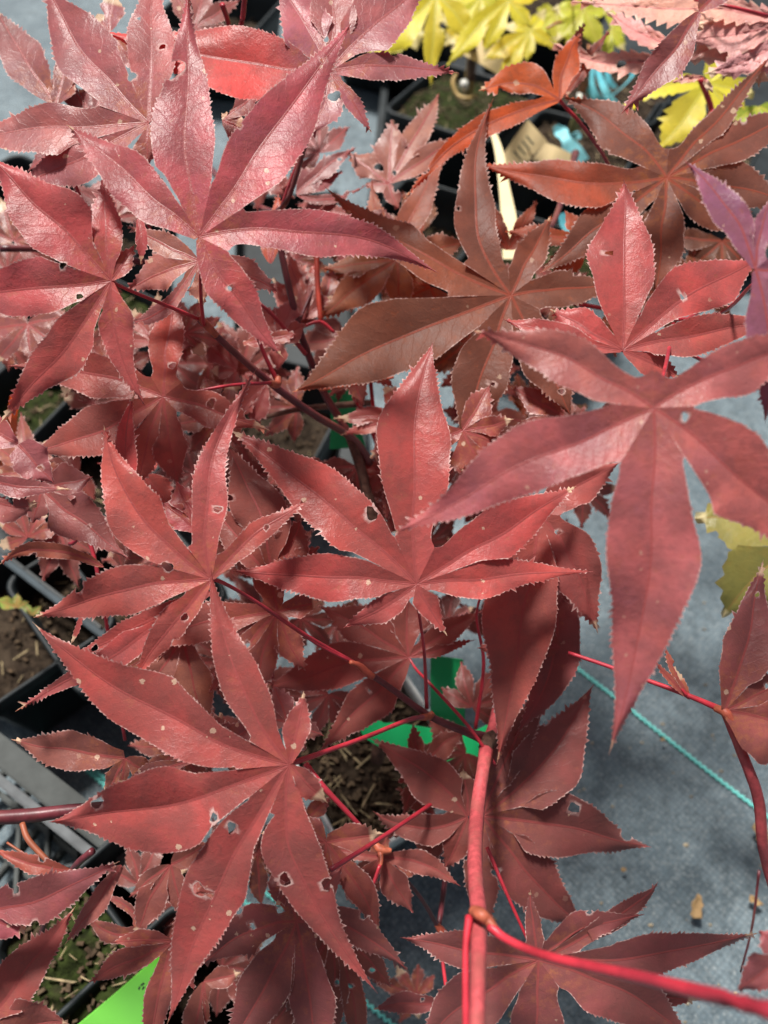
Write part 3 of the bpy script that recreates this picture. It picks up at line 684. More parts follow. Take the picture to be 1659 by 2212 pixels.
leaf(red, (1412, 882), .218, [(846, 1153, 150, {'v': (1150, 1002), 'pk': .47}), (1315, 1632, 196, {'v': (1398, 1230), 'pk': .45}), (1830, 1290, 190, {'v': (1600, 1030)}),
     (1018, 713, 112, {'v': (1240, 785)}), (1790, 750, 112, {'v': (1590, 790)})], (.270, .092, .084), tilt=(-.08, .10), dry=.9, pitch=12, amp=5.2, pet=[(1425, 840, .235, 9), (1440, 780, .29, 9), (1455, 700, .37, 9)],
     holes=[(1480, 900, 9)], label='nearest leaf of the tree, hanging over the grey matting')
leaf(red, (900, 1262), .302, [(490, 925, 132, {'v': (715, 1090), 'pk': .5}), (936, 738, 158, {'v': (893, 975), 'pk': .55, 'b0': .12}), (1245, 1050, 112, {'v': (1080, 1150)}),
     (1281, 1235, 84, {'v': (1070, 1245), 'pk': .4}), (500, 1233, 104, {'v': (700, 1245)}), (742, 1356, 56, {'v': (830, 1310)}), (966, 1374, 56, {'v': (925, 1310), 'pk': .4})],
     (.275, .046, .048), tilt=(.05, .1), holes=[(803, 1110, 14), (937, 962, 6), (850, 1150, 7)], pet=[(902, 1305, .312, 6), (916, 1404, .335, 7), (922, 1530, .352, 9)])
leaf(red, (457, 1252), .286, [(224, 918, 128, {'v': (300, 1105), 'pk': .47, 'f': .5}), (555, 795, 76, {'v': (452, 1040), 'pk': .42}), (664, 1080, 50, {'v': (548, 1160)}), (72, 1334, 108, {'v': (270, 1276), 'pk': .52}),
     (282, 1478, 66, {'v': (372, 1352)})], (.325, .074, .070), tilt=(.06, .08), holes=[(399, 1333, 8), (172, 1257, 5), (362, 1224, 11), (470, 1100, 8), (575, 1140, 6)],
     pet=[(480, 1258, .292, 9), (549, 1297, .305, 8), (664, 1374, .325, 9), (776, 1438, .341, 10)])
leaf(red, (625, 1652), .270, [(70, 1343, 152, {'v': (345, 1545), 'pk': .5, 'f': .34}), (456, 1222, 92, {'v': (510, 1462), 'pk': .46}), (656, 1492, 60), (104, 1776, 182, {'v': (365, 1735), 'pk': .55, 'f': .5}),
     (360, 2214, 142, {'v': (480, 1910), 'pk': .5}), (816, 2146, 122, {'v': (650, 1890), 'pk': .42}), (708, 1735, 56)], (.250, .042, .046), tilt=(.0, .05),
     holes=[(500, 1787, 11), (430, 1922, 14), (452, 1930, 11), (705, 1910, 12), (615, 1900, 13), (210, 1735, 12), (462, 1766, 9)], pet=[(650, 1642, .276, 12), (780, 1596, .302, 10), (880, 1556, .335, 10), (925, 1547, .352, 11)])
leaf(red, (352, 857), .335, [(380, 620, 74, {'c': (1.3, .7, .4)}), (15, 790, 96, {'v': (190, 806)}), (58, 980, 104, {'v': (200, 935)}), (288, 1072, 70), (388, 1055, 78), (583, 930, 74, {'v': (460, 885)})],
     (0.255, 0.055, 0.045), tilt=(.0, .1), pet=[(400, 850, .338, 7), (500, 832, .342, 7), (585, 827, .352, 8)], holes=[(455, 872, 10), (170, 772, 6), (372, 790, 7)])
leaf(red, (1345, 757), .318, [(1347, 386, 140, {'pk': .55, 'b0': .2}), (1640, 560, 138, {'v': (1490, 640), 'pk': .58}), (1700, 700, 82, {'v': (1500, 722)}), (1470, 815, 62), (1085, 688, 62, {'v': (1215, 730)}), (1188, 668, 80)],
     (.305, .060, .062), tilt=(.0, .15), pet=[(1420, 725, .345, 9), (1500, 680, .38, 9), (1600, 615, .42, 9)])
# hanging tip, and the second layer under the near leaves
leaf(red, (300, 470), .31, [(304, 571, 26, {'b0': .5})], ROSE, dry=1.0)
leaf(red, (430, 565), .325, [(272, 626, 78, {'v': (350, 590)}), (601, 632, 70, {'v': (520, 590)}), (272, 487, 50), (274, 696, 34, {'v': (350, 668)}), (440, 660, 60)], TAUPE, tilt=(0, .2), dry=.3)
leaf(red, (285, 1180), .305, [(293, 846, 50, {'v': (268, 990), 'f': .5})], ROSE2, dry=1.0, tilt=(0, .05))
leaf(red, (600, 1322), .333, [(262, 1405, 88, {'v': (440, 1350)}), (545, 1520, 72), (450, 1500, 60), (575, 1140, 76), (697, 1302, 50), (660, 1450, 62)], (.20, .056, .048), tilt=(0, .1), pet=[(592, 1400, .36, 7), (588, 1470, .39, 7)])
leaf(red, (455, 1278), .310, [(33, 1537, 62, {'v': (235, 1415), 'pk': .4}), (152, 1425, 50, {'v': (300, 1350)})], (.26, .06, .06), dry=1.0, tilt=(0, .05), holes=[(205, 1400, 7)])
leaf(red, (176, 1330), .30, [(152, 1393, 11, {'b0': .8})], ROSE, dry=1.0)
leaf(red, (395, 1375), .34, [(300, 1525, 84, {'b0': .4}), (452, 1580, 84, {'b0': .3}), (250, 1460, 50)], TAUPE2, tilt=(0, .1))
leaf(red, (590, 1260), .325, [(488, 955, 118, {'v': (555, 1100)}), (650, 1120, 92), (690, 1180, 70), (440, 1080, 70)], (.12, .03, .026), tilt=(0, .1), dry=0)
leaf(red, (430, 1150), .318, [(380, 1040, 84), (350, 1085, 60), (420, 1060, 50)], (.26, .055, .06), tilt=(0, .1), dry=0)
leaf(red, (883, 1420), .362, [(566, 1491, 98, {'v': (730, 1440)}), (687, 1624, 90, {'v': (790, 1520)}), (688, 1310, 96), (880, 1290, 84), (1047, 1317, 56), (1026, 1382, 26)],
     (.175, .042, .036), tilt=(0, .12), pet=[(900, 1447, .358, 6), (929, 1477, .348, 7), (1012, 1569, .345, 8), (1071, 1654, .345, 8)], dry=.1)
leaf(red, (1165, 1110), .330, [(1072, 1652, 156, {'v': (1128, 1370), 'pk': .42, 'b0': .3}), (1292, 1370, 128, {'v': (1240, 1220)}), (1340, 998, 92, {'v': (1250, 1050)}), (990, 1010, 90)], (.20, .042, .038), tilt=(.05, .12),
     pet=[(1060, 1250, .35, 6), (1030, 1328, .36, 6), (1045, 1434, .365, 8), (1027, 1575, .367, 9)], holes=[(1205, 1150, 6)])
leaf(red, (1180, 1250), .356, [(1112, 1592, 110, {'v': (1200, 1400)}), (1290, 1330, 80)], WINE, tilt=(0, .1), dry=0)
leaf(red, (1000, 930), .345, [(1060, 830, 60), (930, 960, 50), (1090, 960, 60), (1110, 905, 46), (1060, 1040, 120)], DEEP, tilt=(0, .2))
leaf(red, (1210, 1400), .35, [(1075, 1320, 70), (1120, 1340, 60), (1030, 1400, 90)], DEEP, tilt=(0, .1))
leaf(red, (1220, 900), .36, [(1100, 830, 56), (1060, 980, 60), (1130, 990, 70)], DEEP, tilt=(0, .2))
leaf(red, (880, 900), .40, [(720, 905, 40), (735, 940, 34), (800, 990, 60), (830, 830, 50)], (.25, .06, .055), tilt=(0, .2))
# small pale leaves around the forked twigs
leaf(red, (600, 740), .39, [(552, 655, 66), (640, 640, 70), (545, 700, 70), (660, 700, 50), (600, 800, 40)], (.30, .10, .085), tilt=(0, .25), dry=.1)
leaf(red, (655, 690), .41, [(620, 540, 60), (680, 570, 56), (720, 640, 40), (590, 600, 50)], (.28, .09, .08), tilt=(0, .2), dry=.1)
leaf(red, (575, 735), .375, [(525, 742, 26), (640, 722, 30), (560, 690, 30)], (.26, .02, .018), tilt=(0, .2), dry=0)
leaf(red, (575, 830), .40, [(510, 905, 52, {'b0': .3}), (540, 920, 46)], (.24, .07, .065), dry=.4)
leaf(red, (510, 800), .41, [(500, 860, 40), (440, 730, 50), (470, 690, 46), (455, 800, 40)], (.20, .06, .06))
leaf(red, (585, 570), .40, [(575, 480, 34), (600, 420, 40, {'v': (598, 480)})], FLAME, tilt=(0, .2), dry=0)
leaf(red, (300, 1015), .37, [(315, 1090, 60), (345, 990, 40), (380, 1100, 70), (210, 1000, 40)], (.24, .02, .016), dry=0)
leaf(red, (225, 1225), .315, [(-4, 1222, 36, {'v': (95, 1186), 'f': .6}), (160, 1190, 20)], (.22, .06, .03), dry=.9)
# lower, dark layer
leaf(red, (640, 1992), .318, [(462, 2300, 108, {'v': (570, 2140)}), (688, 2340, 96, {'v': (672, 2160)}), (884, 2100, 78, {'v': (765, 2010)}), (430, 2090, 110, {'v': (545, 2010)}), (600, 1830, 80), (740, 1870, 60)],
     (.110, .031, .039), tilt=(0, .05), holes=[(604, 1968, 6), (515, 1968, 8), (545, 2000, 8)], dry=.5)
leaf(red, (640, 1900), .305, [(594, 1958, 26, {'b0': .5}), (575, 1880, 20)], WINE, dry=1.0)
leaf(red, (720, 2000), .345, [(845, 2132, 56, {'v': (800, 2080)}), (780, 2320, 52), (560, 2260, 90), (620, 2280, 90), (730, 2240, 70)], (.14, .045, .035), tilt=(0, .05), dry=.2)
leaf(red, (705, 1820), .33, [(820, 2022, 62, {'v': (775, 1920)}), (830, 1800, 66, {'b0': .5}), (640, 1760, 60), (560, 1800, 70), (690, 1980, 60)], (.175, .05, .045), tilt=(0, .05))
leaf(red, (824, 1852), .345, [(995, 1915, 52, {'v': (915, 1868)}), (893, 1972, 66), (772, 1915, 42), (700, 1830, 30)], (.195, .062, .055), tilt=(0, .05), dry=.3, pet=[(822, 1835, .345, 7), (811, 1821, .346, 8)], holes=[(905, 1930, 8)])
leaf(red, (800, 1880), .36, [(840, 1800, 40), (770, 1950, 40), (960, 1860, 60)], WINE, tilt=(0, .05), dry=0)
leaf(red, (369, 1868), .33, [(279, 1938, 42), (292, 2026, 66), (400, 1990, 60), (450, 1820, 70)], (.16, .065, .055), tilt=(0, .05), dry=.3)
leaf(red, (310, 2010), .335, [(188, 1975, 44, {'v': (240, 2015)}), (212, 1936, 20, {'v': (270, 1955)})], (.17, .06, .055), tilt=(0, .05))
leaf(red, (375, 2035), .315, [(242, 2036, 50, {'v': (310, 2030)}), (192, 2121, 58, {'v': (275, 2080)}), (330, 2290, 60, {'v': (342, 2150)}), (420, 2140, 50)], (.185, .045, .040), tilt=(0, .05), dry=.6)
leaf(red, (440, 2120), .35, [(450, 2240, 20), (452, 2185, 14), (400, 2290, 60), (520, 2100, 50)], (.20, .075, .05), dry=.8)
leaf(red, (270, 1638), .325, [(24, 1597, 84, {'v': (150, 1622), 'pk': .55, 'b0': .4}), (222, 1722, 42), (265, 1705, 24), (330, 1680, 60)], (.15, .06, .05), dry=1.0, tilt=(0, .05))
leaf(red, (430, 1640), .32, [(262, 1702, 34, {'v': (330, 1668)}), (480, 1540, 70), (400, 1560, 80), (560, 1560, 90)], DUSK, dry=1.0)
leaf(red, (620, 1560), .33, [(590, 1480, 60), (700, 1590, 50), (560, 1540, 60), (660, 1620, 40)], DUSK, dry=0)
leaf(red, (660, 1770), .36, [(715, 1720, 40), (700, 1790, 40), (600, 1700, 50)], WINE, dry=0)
frng = random.Random(12)
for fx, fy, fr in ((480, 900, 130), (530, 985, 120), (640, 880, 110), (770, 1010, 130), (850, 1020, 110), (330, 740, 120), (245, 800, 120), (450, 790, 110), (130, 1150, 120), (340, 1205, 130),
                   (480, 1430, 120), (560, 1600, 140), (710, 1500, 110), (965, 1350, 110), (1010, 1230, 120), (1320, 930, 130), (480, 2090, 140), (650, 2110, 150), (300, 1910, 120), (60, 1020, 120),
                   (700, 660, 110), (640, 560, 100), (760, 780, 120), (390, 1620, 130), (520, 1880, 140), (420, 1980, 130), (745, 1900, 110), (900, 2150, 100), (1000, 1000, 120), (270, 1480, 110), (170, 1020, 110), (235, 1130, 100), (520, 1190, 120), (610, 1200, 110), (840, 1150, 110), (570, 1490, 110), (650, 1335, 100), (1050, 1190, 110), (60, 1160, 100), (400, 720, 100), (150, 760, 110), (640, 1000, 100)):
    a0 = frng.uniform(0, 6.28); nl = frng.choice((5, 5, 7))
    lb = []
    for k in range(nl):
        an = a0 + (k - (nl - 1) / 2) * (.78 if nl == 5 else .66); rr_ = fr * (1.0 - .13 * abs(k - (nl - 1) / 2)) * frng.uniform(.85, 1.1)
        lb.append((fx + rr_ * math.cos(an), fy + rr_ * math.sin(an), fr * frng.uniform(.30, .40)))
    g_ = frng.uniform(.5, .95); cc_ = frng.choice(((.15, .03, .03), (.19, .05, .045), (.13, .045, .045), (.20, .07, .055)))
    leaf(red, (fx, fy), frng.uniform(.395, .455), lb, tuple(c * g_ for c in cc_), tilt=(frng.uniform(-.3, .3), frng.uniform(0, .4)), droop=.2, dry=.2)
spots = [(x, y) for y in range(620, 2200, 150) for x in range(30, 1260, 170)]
for fx, fy in spots:                               # the lowest leaves, shade of the gaps put into their darker colours
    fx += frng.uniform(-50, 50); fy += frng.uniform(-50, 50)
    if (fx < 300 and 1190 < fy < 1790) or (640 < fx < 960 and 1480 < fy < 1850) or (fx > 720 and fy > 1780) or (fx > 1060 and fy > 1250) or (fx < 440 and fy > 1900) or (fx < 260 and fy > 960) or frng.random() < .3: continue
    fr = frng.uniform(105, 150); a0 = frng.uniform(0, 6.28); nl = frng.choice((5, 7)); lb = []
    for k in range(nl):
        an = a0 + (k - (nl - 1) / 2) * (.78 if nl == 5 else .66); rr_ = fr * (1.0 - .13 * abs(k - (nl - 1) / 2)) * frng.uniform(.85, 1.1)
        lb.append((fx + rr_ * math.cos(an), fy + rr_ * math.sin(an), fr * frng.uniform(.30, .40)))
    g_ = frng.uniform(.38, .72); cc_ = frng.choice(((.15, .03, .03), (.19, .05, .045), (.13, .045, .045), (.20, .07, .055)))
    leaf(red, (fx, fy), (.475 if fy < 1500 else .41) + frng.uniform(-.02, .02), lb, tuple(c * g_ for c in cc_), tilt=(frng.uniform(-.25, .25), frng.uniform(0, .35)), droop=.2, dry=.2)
# ---- wine red maple: dark leaves over the matting at lower right
leaf(wine, (1042, 1762), .352, [(1283, 1478, 148, {'v': (1168, 1650), 'pk': .52}), (1407, 1830, 142, {'v': (1225, 1790), 'pk': .42}), (1272, 2014, 124, {'v': (1150, 1895), 'pk': .5}), (1052, 2030, 74, {'v': (1040, 1900)}), (1200, 1462, 80, {'v': (1110, 1610)})],
     (.092, .027, .029), tilt=(.1, .0), sinus=.12, holes=[(1182, 1910, 4), (1355, 1800, 14), (1180, 1560, 5), (1268, 1980, 4), (1240, 1745, 12)], dry=.2)
leaf(wine, (1010, 1764), .358, [(798, 1594, 104, {'v': (925, 1672), 'pk': .42}), (806, 1752, 72, {'v': (905, 1790)}), (960, 1880, 60), (1000, 1660, 70)], (.105, .028, .028), tilt=(0, .0), dry=.3)
leaf(wine, (912, 1658), .385, [(891, 1562, 36), (1010, 1578, 50, {'v': (955, 1610)}), (870, 1760, 40), (860, 1690, 36)], (.15, .045, .038), tilt=(0, .05), dry=0)
leaf(wine, (940, 1760), .40, [(860, 1700, 44), (840, 1810, 40), (920, 1880, 60), (975, 1800, 50)], (.17, .055, .045), tilt=(0, .05), dry=0)
leaf(wine, (1163, 2074), .322, [(864, 2025, 88, {'v': (1010, 2050)}), (1146, 1922, 36), (1392, 1975, 74, {'v': (1260, 2010)}), (1421, 1904, 46, {'v': (1330, 1985), 'dd': .01}), (1642, 2015, 92, {'v': (1400, 2062)}), (1500, 2260, 132, {'v': (1350, 2145)}),
     (1140, 2330, 112), (900, 2270, 136, {'v': (1020, 2160)})], (.110, .029, .037), tilt=(0, .02), sinus=.3, dry=.6,
     pet=[(1140, 2030, .325, 7), (1090, 1920, .33, 8), (1052, 1830, .338, 9)])
leaf(wine, (1300, 2130), .35, [(1516, 2160, 60), (1420, 2240, 60)], WINE, dry=.5)
leaf(wine, (967, 2172), .35, [(806, 2180, 50, {'v': (885, 2168)}), (1000, 2260, 40)], (.13, .03, .04), dry=.9)
# ---- plum maple, top left
leaf(plum, (320, 266), .325, [(92, -40, 136, {'v': (190, 120)}), (-90, 292, 112, {'v': (110, 280)}), (36, 402, 92, {'v': (165, 345)}), (318, 356, 62), (332, -70, 104, {'v': (328, 90)})], (.25, .088, .090), tilt=(0, .25), sinus=.3,
     holes=[(285, 165, 9), (300, 40, 5)], pet=[(332, 258, .33, 7), (340, 300, .35, 7), (300, 420, .38, 7), (335, 520, .40, 7)], dry=.2)
leaf(plum, (120, 225), .37, [(-15, 15, 90, {'v': (50, 120)}), (150, 150, 60), (160, 80, 50)], DUSK, tilt=(0, .3))
leaf(plum, (200, 260), .375, [(128, 130, 60), (170, 190, 60), (60, 370, 70), (100, 330, 50), (240, 120, 60)], DUSK, tilt=(0, .3))
leaf(plum, (712, 155), .335, [(590, -60, 110, {'v': (665, 60)}), (722, -90, 100), (940, -50, 124, {'v': (810, 50)}), (992, 158, 62, {'v': (840, 142)}), (655, 300, 88, {'v': (700, 225)}), (802, 286, 34, {'v': (765, 225)}),
     (208, 62, 158, {'v': (490, 132), 'pk': .4, 'f': .6, 'c': (1.9, .25, .22)})], (.235, .085, .098), tilt=(.05, .25), holes=[(722, 208, 12), (705, 85, 6)], sinus=.14, dry=.3, pet=[(690, 220, .35, 6), (665, 295, .37, 9), (608, 450, .40, 11)])
leaf(plum, (480, 260), .36, [(560, 200, 60), (530, 280, 60), (492, 243, 16), (560, 300, 60)], DUSK, tilt=(0, .2))
leaf(plum, (235, 70), .37, [(250, -20, 60), (210, 30, 50), (300, 150, 60)], (.23, .09, .095), tilt=(0, .3))
leaf(plum, (640, 420), .42, [(790, 400, 22, {'v': (710, 432)}), (770, 318, 40), (740, 370, 36), (700, 360, 50)], DUSK, tilt=(0, .2))
leaf(plum, (40, 960), .295, [(118, 1046, 84, {'b0': .6, 'pk': .4}), (-80, 900, 80)], PLUM, holes=[(27, 1003, 4), (87, 1011, 6)], dry=0)
leaf(plum, (-70, 1035), .283, [(155, 1057, 44, {'v': (40, 1048)}), (85, 1085, 90, {'v': (0, 1090)}), (-60, 1140, 60)], (.235, .075, .085), dry=1.0, tilt=(0, .05))
leaf(plum, (90, 1055), .325, [(282, 1210, 110, {'v': (165, 1120), 'pk': .4, 'b0': .5}), (200, 1030, 80), (70, 1130, 60)], (.155, .062, .058), holes=[(190, 1138, 4)], dry=0)
for fx, fy, fr in ((560, 350, 120), (690, 330, 110), (760, 470, 120), (250, 470, 120), (170, 470, 110), (30, 520, 110), (60, 700, 120), (420, 60, 120), (600, 250, 110)):
    a0 = frng.uniform(0, 6.28); lb = []
    for k in range(5):
        an = a0 + (k - 2) * .8; rr_ = fr * frng.uniform(.75, 1.1); lb.append((fx + rr_ * math.cos(an), fy + rr_ * math.sin(an), fr * frng.uniform(.32, .42)))
    g_ = frng.uniform(.5, .95)
    leaf(plum, (fx, fy), frng.uniform(.41, .47), lb, (.17 * g_, .065 * g_, .066 * g_), tilt=(frng.uniform(-.3, .3), frng.uniform(.1, .4)), droop=.2, dry=.2)
# ---- bronze maple, upper right
leaf(bronze, (1104, 638), .362, [(1066, 212, 88, {'v': (1022, 445), 'pk': .42}), (1192, 462, 66), (1336, 617, 80, {'v': (1215, 622)}), (700, 402, 104, {'v': (905, 548), 'pk': .46, 'c': (1.35, .95, .5)}), (631, 847, 168, {'v': (850, 740), 'pk': .5}),
     (1000, 968, 122, {'v': (1045, 800)}), (1235, 905, 104, {'v': (1170, 770)})], BRONZE, tilt=(0, .22), mat=M_BRZ, sinus=.3, holes=[(988, 404, 4), (992, 450, 5), (930, 634, 8)], dry=.25)
leaf(bronze, (1440, 383), .372, [(1032, 350, 98, {'v': (1240, 395), 'f': .55, 'c': (2.1, .75, .2)}), (1214, 208, 104, {'v': (1350, 285)}), (1680, 105, 52, {'v': (1540, 265)}), (1750, 225, 88, {'v': (1580, 312)}), (1720, 440, 130, {'v': (1560, 400)}), (1640, 500, 100, {'v': (1540, 450)}),
     (1415, 640, 104, {'v': (1432, 500)}), (1162, 592, 82, {'v': (1300, 490)})], (.135, .052, .044), tilt=(0, .25), mat=M_BRZ, sinus=.22, holes=[(1325, 345, 9), (1310, 328, 5)], pet=[(1470, 330, .40, 6), (1540, 240, .45, 8)], dry=.1)
leaf(bronze, (1209, 216), .40, [(1034, 196, 94, {'v': (1125, 180)}), (1254, 72, 56, {'v': (1220, 140)}), (872, 430, 52, {'v': (1020, 290), 'pk': .35})], FLAME, tilt=(0, .25), mat=M_BRZ, dry=.2, pet=[(1222, 232, .405, 8), (1250, 262, .41, 8), (1300, 330, .43, 8), (1330, 390, .45, 7)])
leaf(bronze, (1222, 208), .42, [(1266, 48, 36, {'v': (1235, 120)}), (1320, 64, 34, {'v': (1262, 140)})], (.26, .12, .115), tilt=(0, .2), mat=M_BRZ, dry=0)
leaf(bronze, (1510, 25), .33, [(1341, 248, 76, {'v': (1440, 125)}), (1600, -60, 60)], (.185, .066, .075), tilt=(0, .1), dry=.2)
leaf(bronze, (840, 396), .43, [(846, 258, 72), (752, 330, 66), (949, 200, 54, {'v': (900, 290)}), (1000, 295, 50, {'v': (915, 345)}), (860, 450, 36), (790, 400, 30)], TAUPE, tilt=(0, .3), holes=[(819, 361, 9), (852, 373, 5), (855, 408, 6)], dry=0)
leaf(bronze, (858, 560), .41, [(971, 326, 62, {'v': (895, 450)}), (803, 388, 42, {'v': (820, 480)}), (1010, 520, 66, {'b0': .4}), (688, 690, 78, {'v': (775, 620)}), (690, 580, 50), (870, 690, 60)], (.235, .098, .066), tilt=(0, .25), mat=M_BRZ, dry=0)
leaf(bronze, (1270, 520), .40, [(1175, 575, 40), (1180, 620, 50), (1330, 560, 60), (1220, 455, 40), (1090, 500, 40)], (.21, .05, .025), tilt=(0, .2), mat=M_BRZ, dry=0)
leaf(bronze, (1100, 540), .425, [(1040, 425, 36), (1065, 500, 30), (1150, 470, 50), (1160, 430, 36)], (.22, .07, .05), tilt=(0, .2), mat=M_BRZ, dry=0)
leaf(bronze, (930, 620), .42, [(850, 660, 66), (960, 700, 60), (800, 560, 60)], TAUPE, tilt=(0, .2), mat=M_BRZ, dry=0)
leaf(bronze, (1632, 582), .228, [(1478, 347, 78, {'v': (1575, 452)}), (1652, 915, 100, {'v': (1662, 740)}), (1662, 430, 50), (1800, 600, 100)], VIOLET, tilt=(0, .1), dry=0)
for fx, fy, fr in ((880, 700, 120), (790, 570, 110), (910, 500, 100), (1010, 740, 120), (1210, 760, 110), (1295, 700, 100), (1430, 640, 110), (1560, 520, 120), (1500, 610, 110), (1130, 880, 100), (1180, 900, 90), (1350, 520, 100)):
    a0 = frng.uniform(0, 6.28); lb = []
    for k in range(5):
        an = a0 + (k - 2) * .8; rr_ = fr * frng.uniform(.75, 1.1); lb.append((fx + rr_ * math.cos(an), fy + rr_ * math.sin(an), fr * frng.uniform(.32, .42)))
    g_ = frng.uniform(.55, 1.1); cc_ = frng.choice(((.15, .055, .035), (.12, .06, .045), (.22, .05, .02)))
    leaf(bronze, (fx, fy), frng.uniform(.43, .50), lb, tuple(c * g_ for c in cc_), mat=M_BRZ, tilt=(frng.uniform(-.3, .3), frng.uniform(.1, .4)), droop=.2, dry=.1)
# ---- right border maple
leaf(edge, (1566, 1535), .285, [(1649, 1208, 112, {'v': (1612, 1385), 'pk': .45}), (1800, 1610, 190, {'v': (1680, 1560)}), (1720, 1450, 90)], (.20, .060, .062), tilt=(0, .1), dry=.6)
leaf(edge, (1490, 1512), .30, [(1436, 1395, 20), (1412, 1425, 18), (1455, 1440, 20)], (.26, .07, .05))
leaf(edge, (1700, 2060), .22, [(1590, 2140, 90, {'v': (1650, 2100)}), (1640, 2010, 60)], (.22, .07, .09), dry=0)
# ---- corner maple
leaf(corner, (-60, 1972), .285, [(259, 1860, 104, {'v': (90, 1938), 'pk': .45}), (-60, 2100, 100), (60, 2010, 80)], (.195, .055, .068), tilt=(0, .05), dry=1.0, holes=[(28, 1905, 12), (35, 1922, 8)], amp=4.5)
leaf(corner, (262, 1868), .292, [(140, 2040, 42, {'v': (205, 1955), 'b0': .3})], (.235, .10, .09), dry=1.0)
leaf(corner, (-70, 2250), .295, [(163, 1958, 94, {'v': (50, 2110)}), (150, 2212, 110, {'v': (50, 2215)})], (.165, .040, .040), tilt=(0, .05), dry=1.0)
leaf(corner, (160, 1882), .30, [(-20, 1828, 44, {'v': (70, 1868), 'f': .6}), (120, 1900, 40)], (.24, .055, .035), dry=0)
# ---- yellow, lime, pink and olive leaves
YC = (0.76, 0.60, 0.015); YG = (0.50, 0.58, 0.03)
leaf(yel, (943, -12), .62, [(792, 118, 74, {'v': (870, 60)}), (930, 190, 46, {'v': (936, 80)}), (1034, 104, 54, {'v': (990, 40)}), (860, -40, 70), (1000, -50, 60)], YC, M_YEL, tilt=(0, .2), pitch=13, amp=3)
leaf(yel, (1100, 0), .60, [(965, 143, 54, {'v': (1030, 62)}), (1045, 122, 42), (1150, 60, 40), (1180, -20, 40), (1040, -40, 50)], YC, M_YEL, tilt=(0, .2), pitch=13, amp=3)
leaf(yel, (1146, 66), .64, [(1041, 134, 40), (1074, 165, 40), (1138, 134, 30), (1196, 102, 30), (1082, 56, 28), (1110, 10, 34), (1180, 20, 30)], YC, M_YEL, tilt=(0, .2), pitch=12, amp=3)
leaf(yel, (880, 50), .72, [(820, 120, 60), (900, 110, 50), (800, 60, 60)], (.50, .42, .05), M_YEL, tilt=(0, .2), amp=2)
leaf(yel, (1010, 40), .70, [(960, 100, 44), (1010, 120, 40), (1060, 95, 40), (940, 40, 40), (1080, 20, 40)], YC, M_YEL, tilt=(0, .2), pitch=13, amp=3)
leaf(yel, (1040, -10), .66, [(980, 60, 44), (1030, 80, 40), (1085, 50, 40), (960, 0, 40)], (.72, .68, .03), M_YEL, tilt=(0, .2), pitch=13, amp=3)
leaf(yel, (1200, 30), .72, [(1150, 80, 36), (1200, 100, 36), (1250, 70, 34), (1160, 20, 34)], (.60, .64, .03), M_YEL, tilt=(0, .2), pitch=13, amp=3)
leaf(lime, (1260, 22), .66, [(1198, 92, 40), (1300, 110, 46), (1225, 118, 36), (1190, 20, 40), (1320, 20, 40), (1260, -40, 40)], YG, M_YEL, tilt=(0, .2), amp=4)
leaf(lime, (1320, 60), .68, [(1350, 110, 30), (1300, 140, 30), (1385, 60, 30), (1335, 0, 34)], YG, M_YEL, tilt=(0, .2), amp=4)
leaf(gold, (1530, 180), .50, [(1338, 238, 44, {'v': (1440, 185)}), (1424, 326, 80, {'v': (1475, 258)}), (1630, 200, 60), (1590, 260, 60), (1560, 100, 50)], (.75, .70, .03), M_YEL, tilt=(0, .2), pitch=20, amp=9)
leaf(gold, (1640, 230), .53, [(1570, 280, 40), (1620, 320, 50), (1700, 260, 60)], (.20, .42, .03), M_YEL, tilt=(0, .2), pitch=18, amp=7)
PK = (0.72, 0.33, 0.32)
leaf(pinkp, (1480, 110), .42, [(1185, 86, 48, {'v': (1330, 138), 'pk': .45}), (1310, 26, 44, {'v': (1385, 70)}), (1300, 150, 20)], PK, M_PINK, tilt=(0, .2), pitch=24, amp=13, pucker=3.0, dry=.6)
leaf(pinkp, (1740, 45), .40, [(1232, 4, 62, {'v': (1480, 18)}), (1480, 90, 84, {'v': (1600, 70)}), (1520, 160, 60, {'v': (1630, 120)}), (1640, 160, 60)], PK, M_PINK, tilt=(0, .2), pitch=24, amp=13, pucker=3.5, dry=.6)
leaf(pinkp, (1620, 60), .41, [(1500, 50, 70), (1490, 130, 80), (1560, 175, 60), (1640, 190, 50)], (.50, .26, .20), M_PINK, tilt=(0, .2), pitch=24, amp=10, pucker=3.5)
leaf(pinkp, (1520, 165), .40, [(1452, 178, 18), (1540, 200, 16)], (.45, .16, .08), M_PINK, pitch=16, amp=5, pucker=2)
leaf(olive, (1730, 1180), .42, [(1500, 1120, 120, {'v': (1610, 1130)}), (1560, 1335, 150, {'v': (1630, 1250)}), (1700, 1400, 100)], (.19, .175, .035), M_GRN, tilt=(0, .15), pitch=26, amp=8)

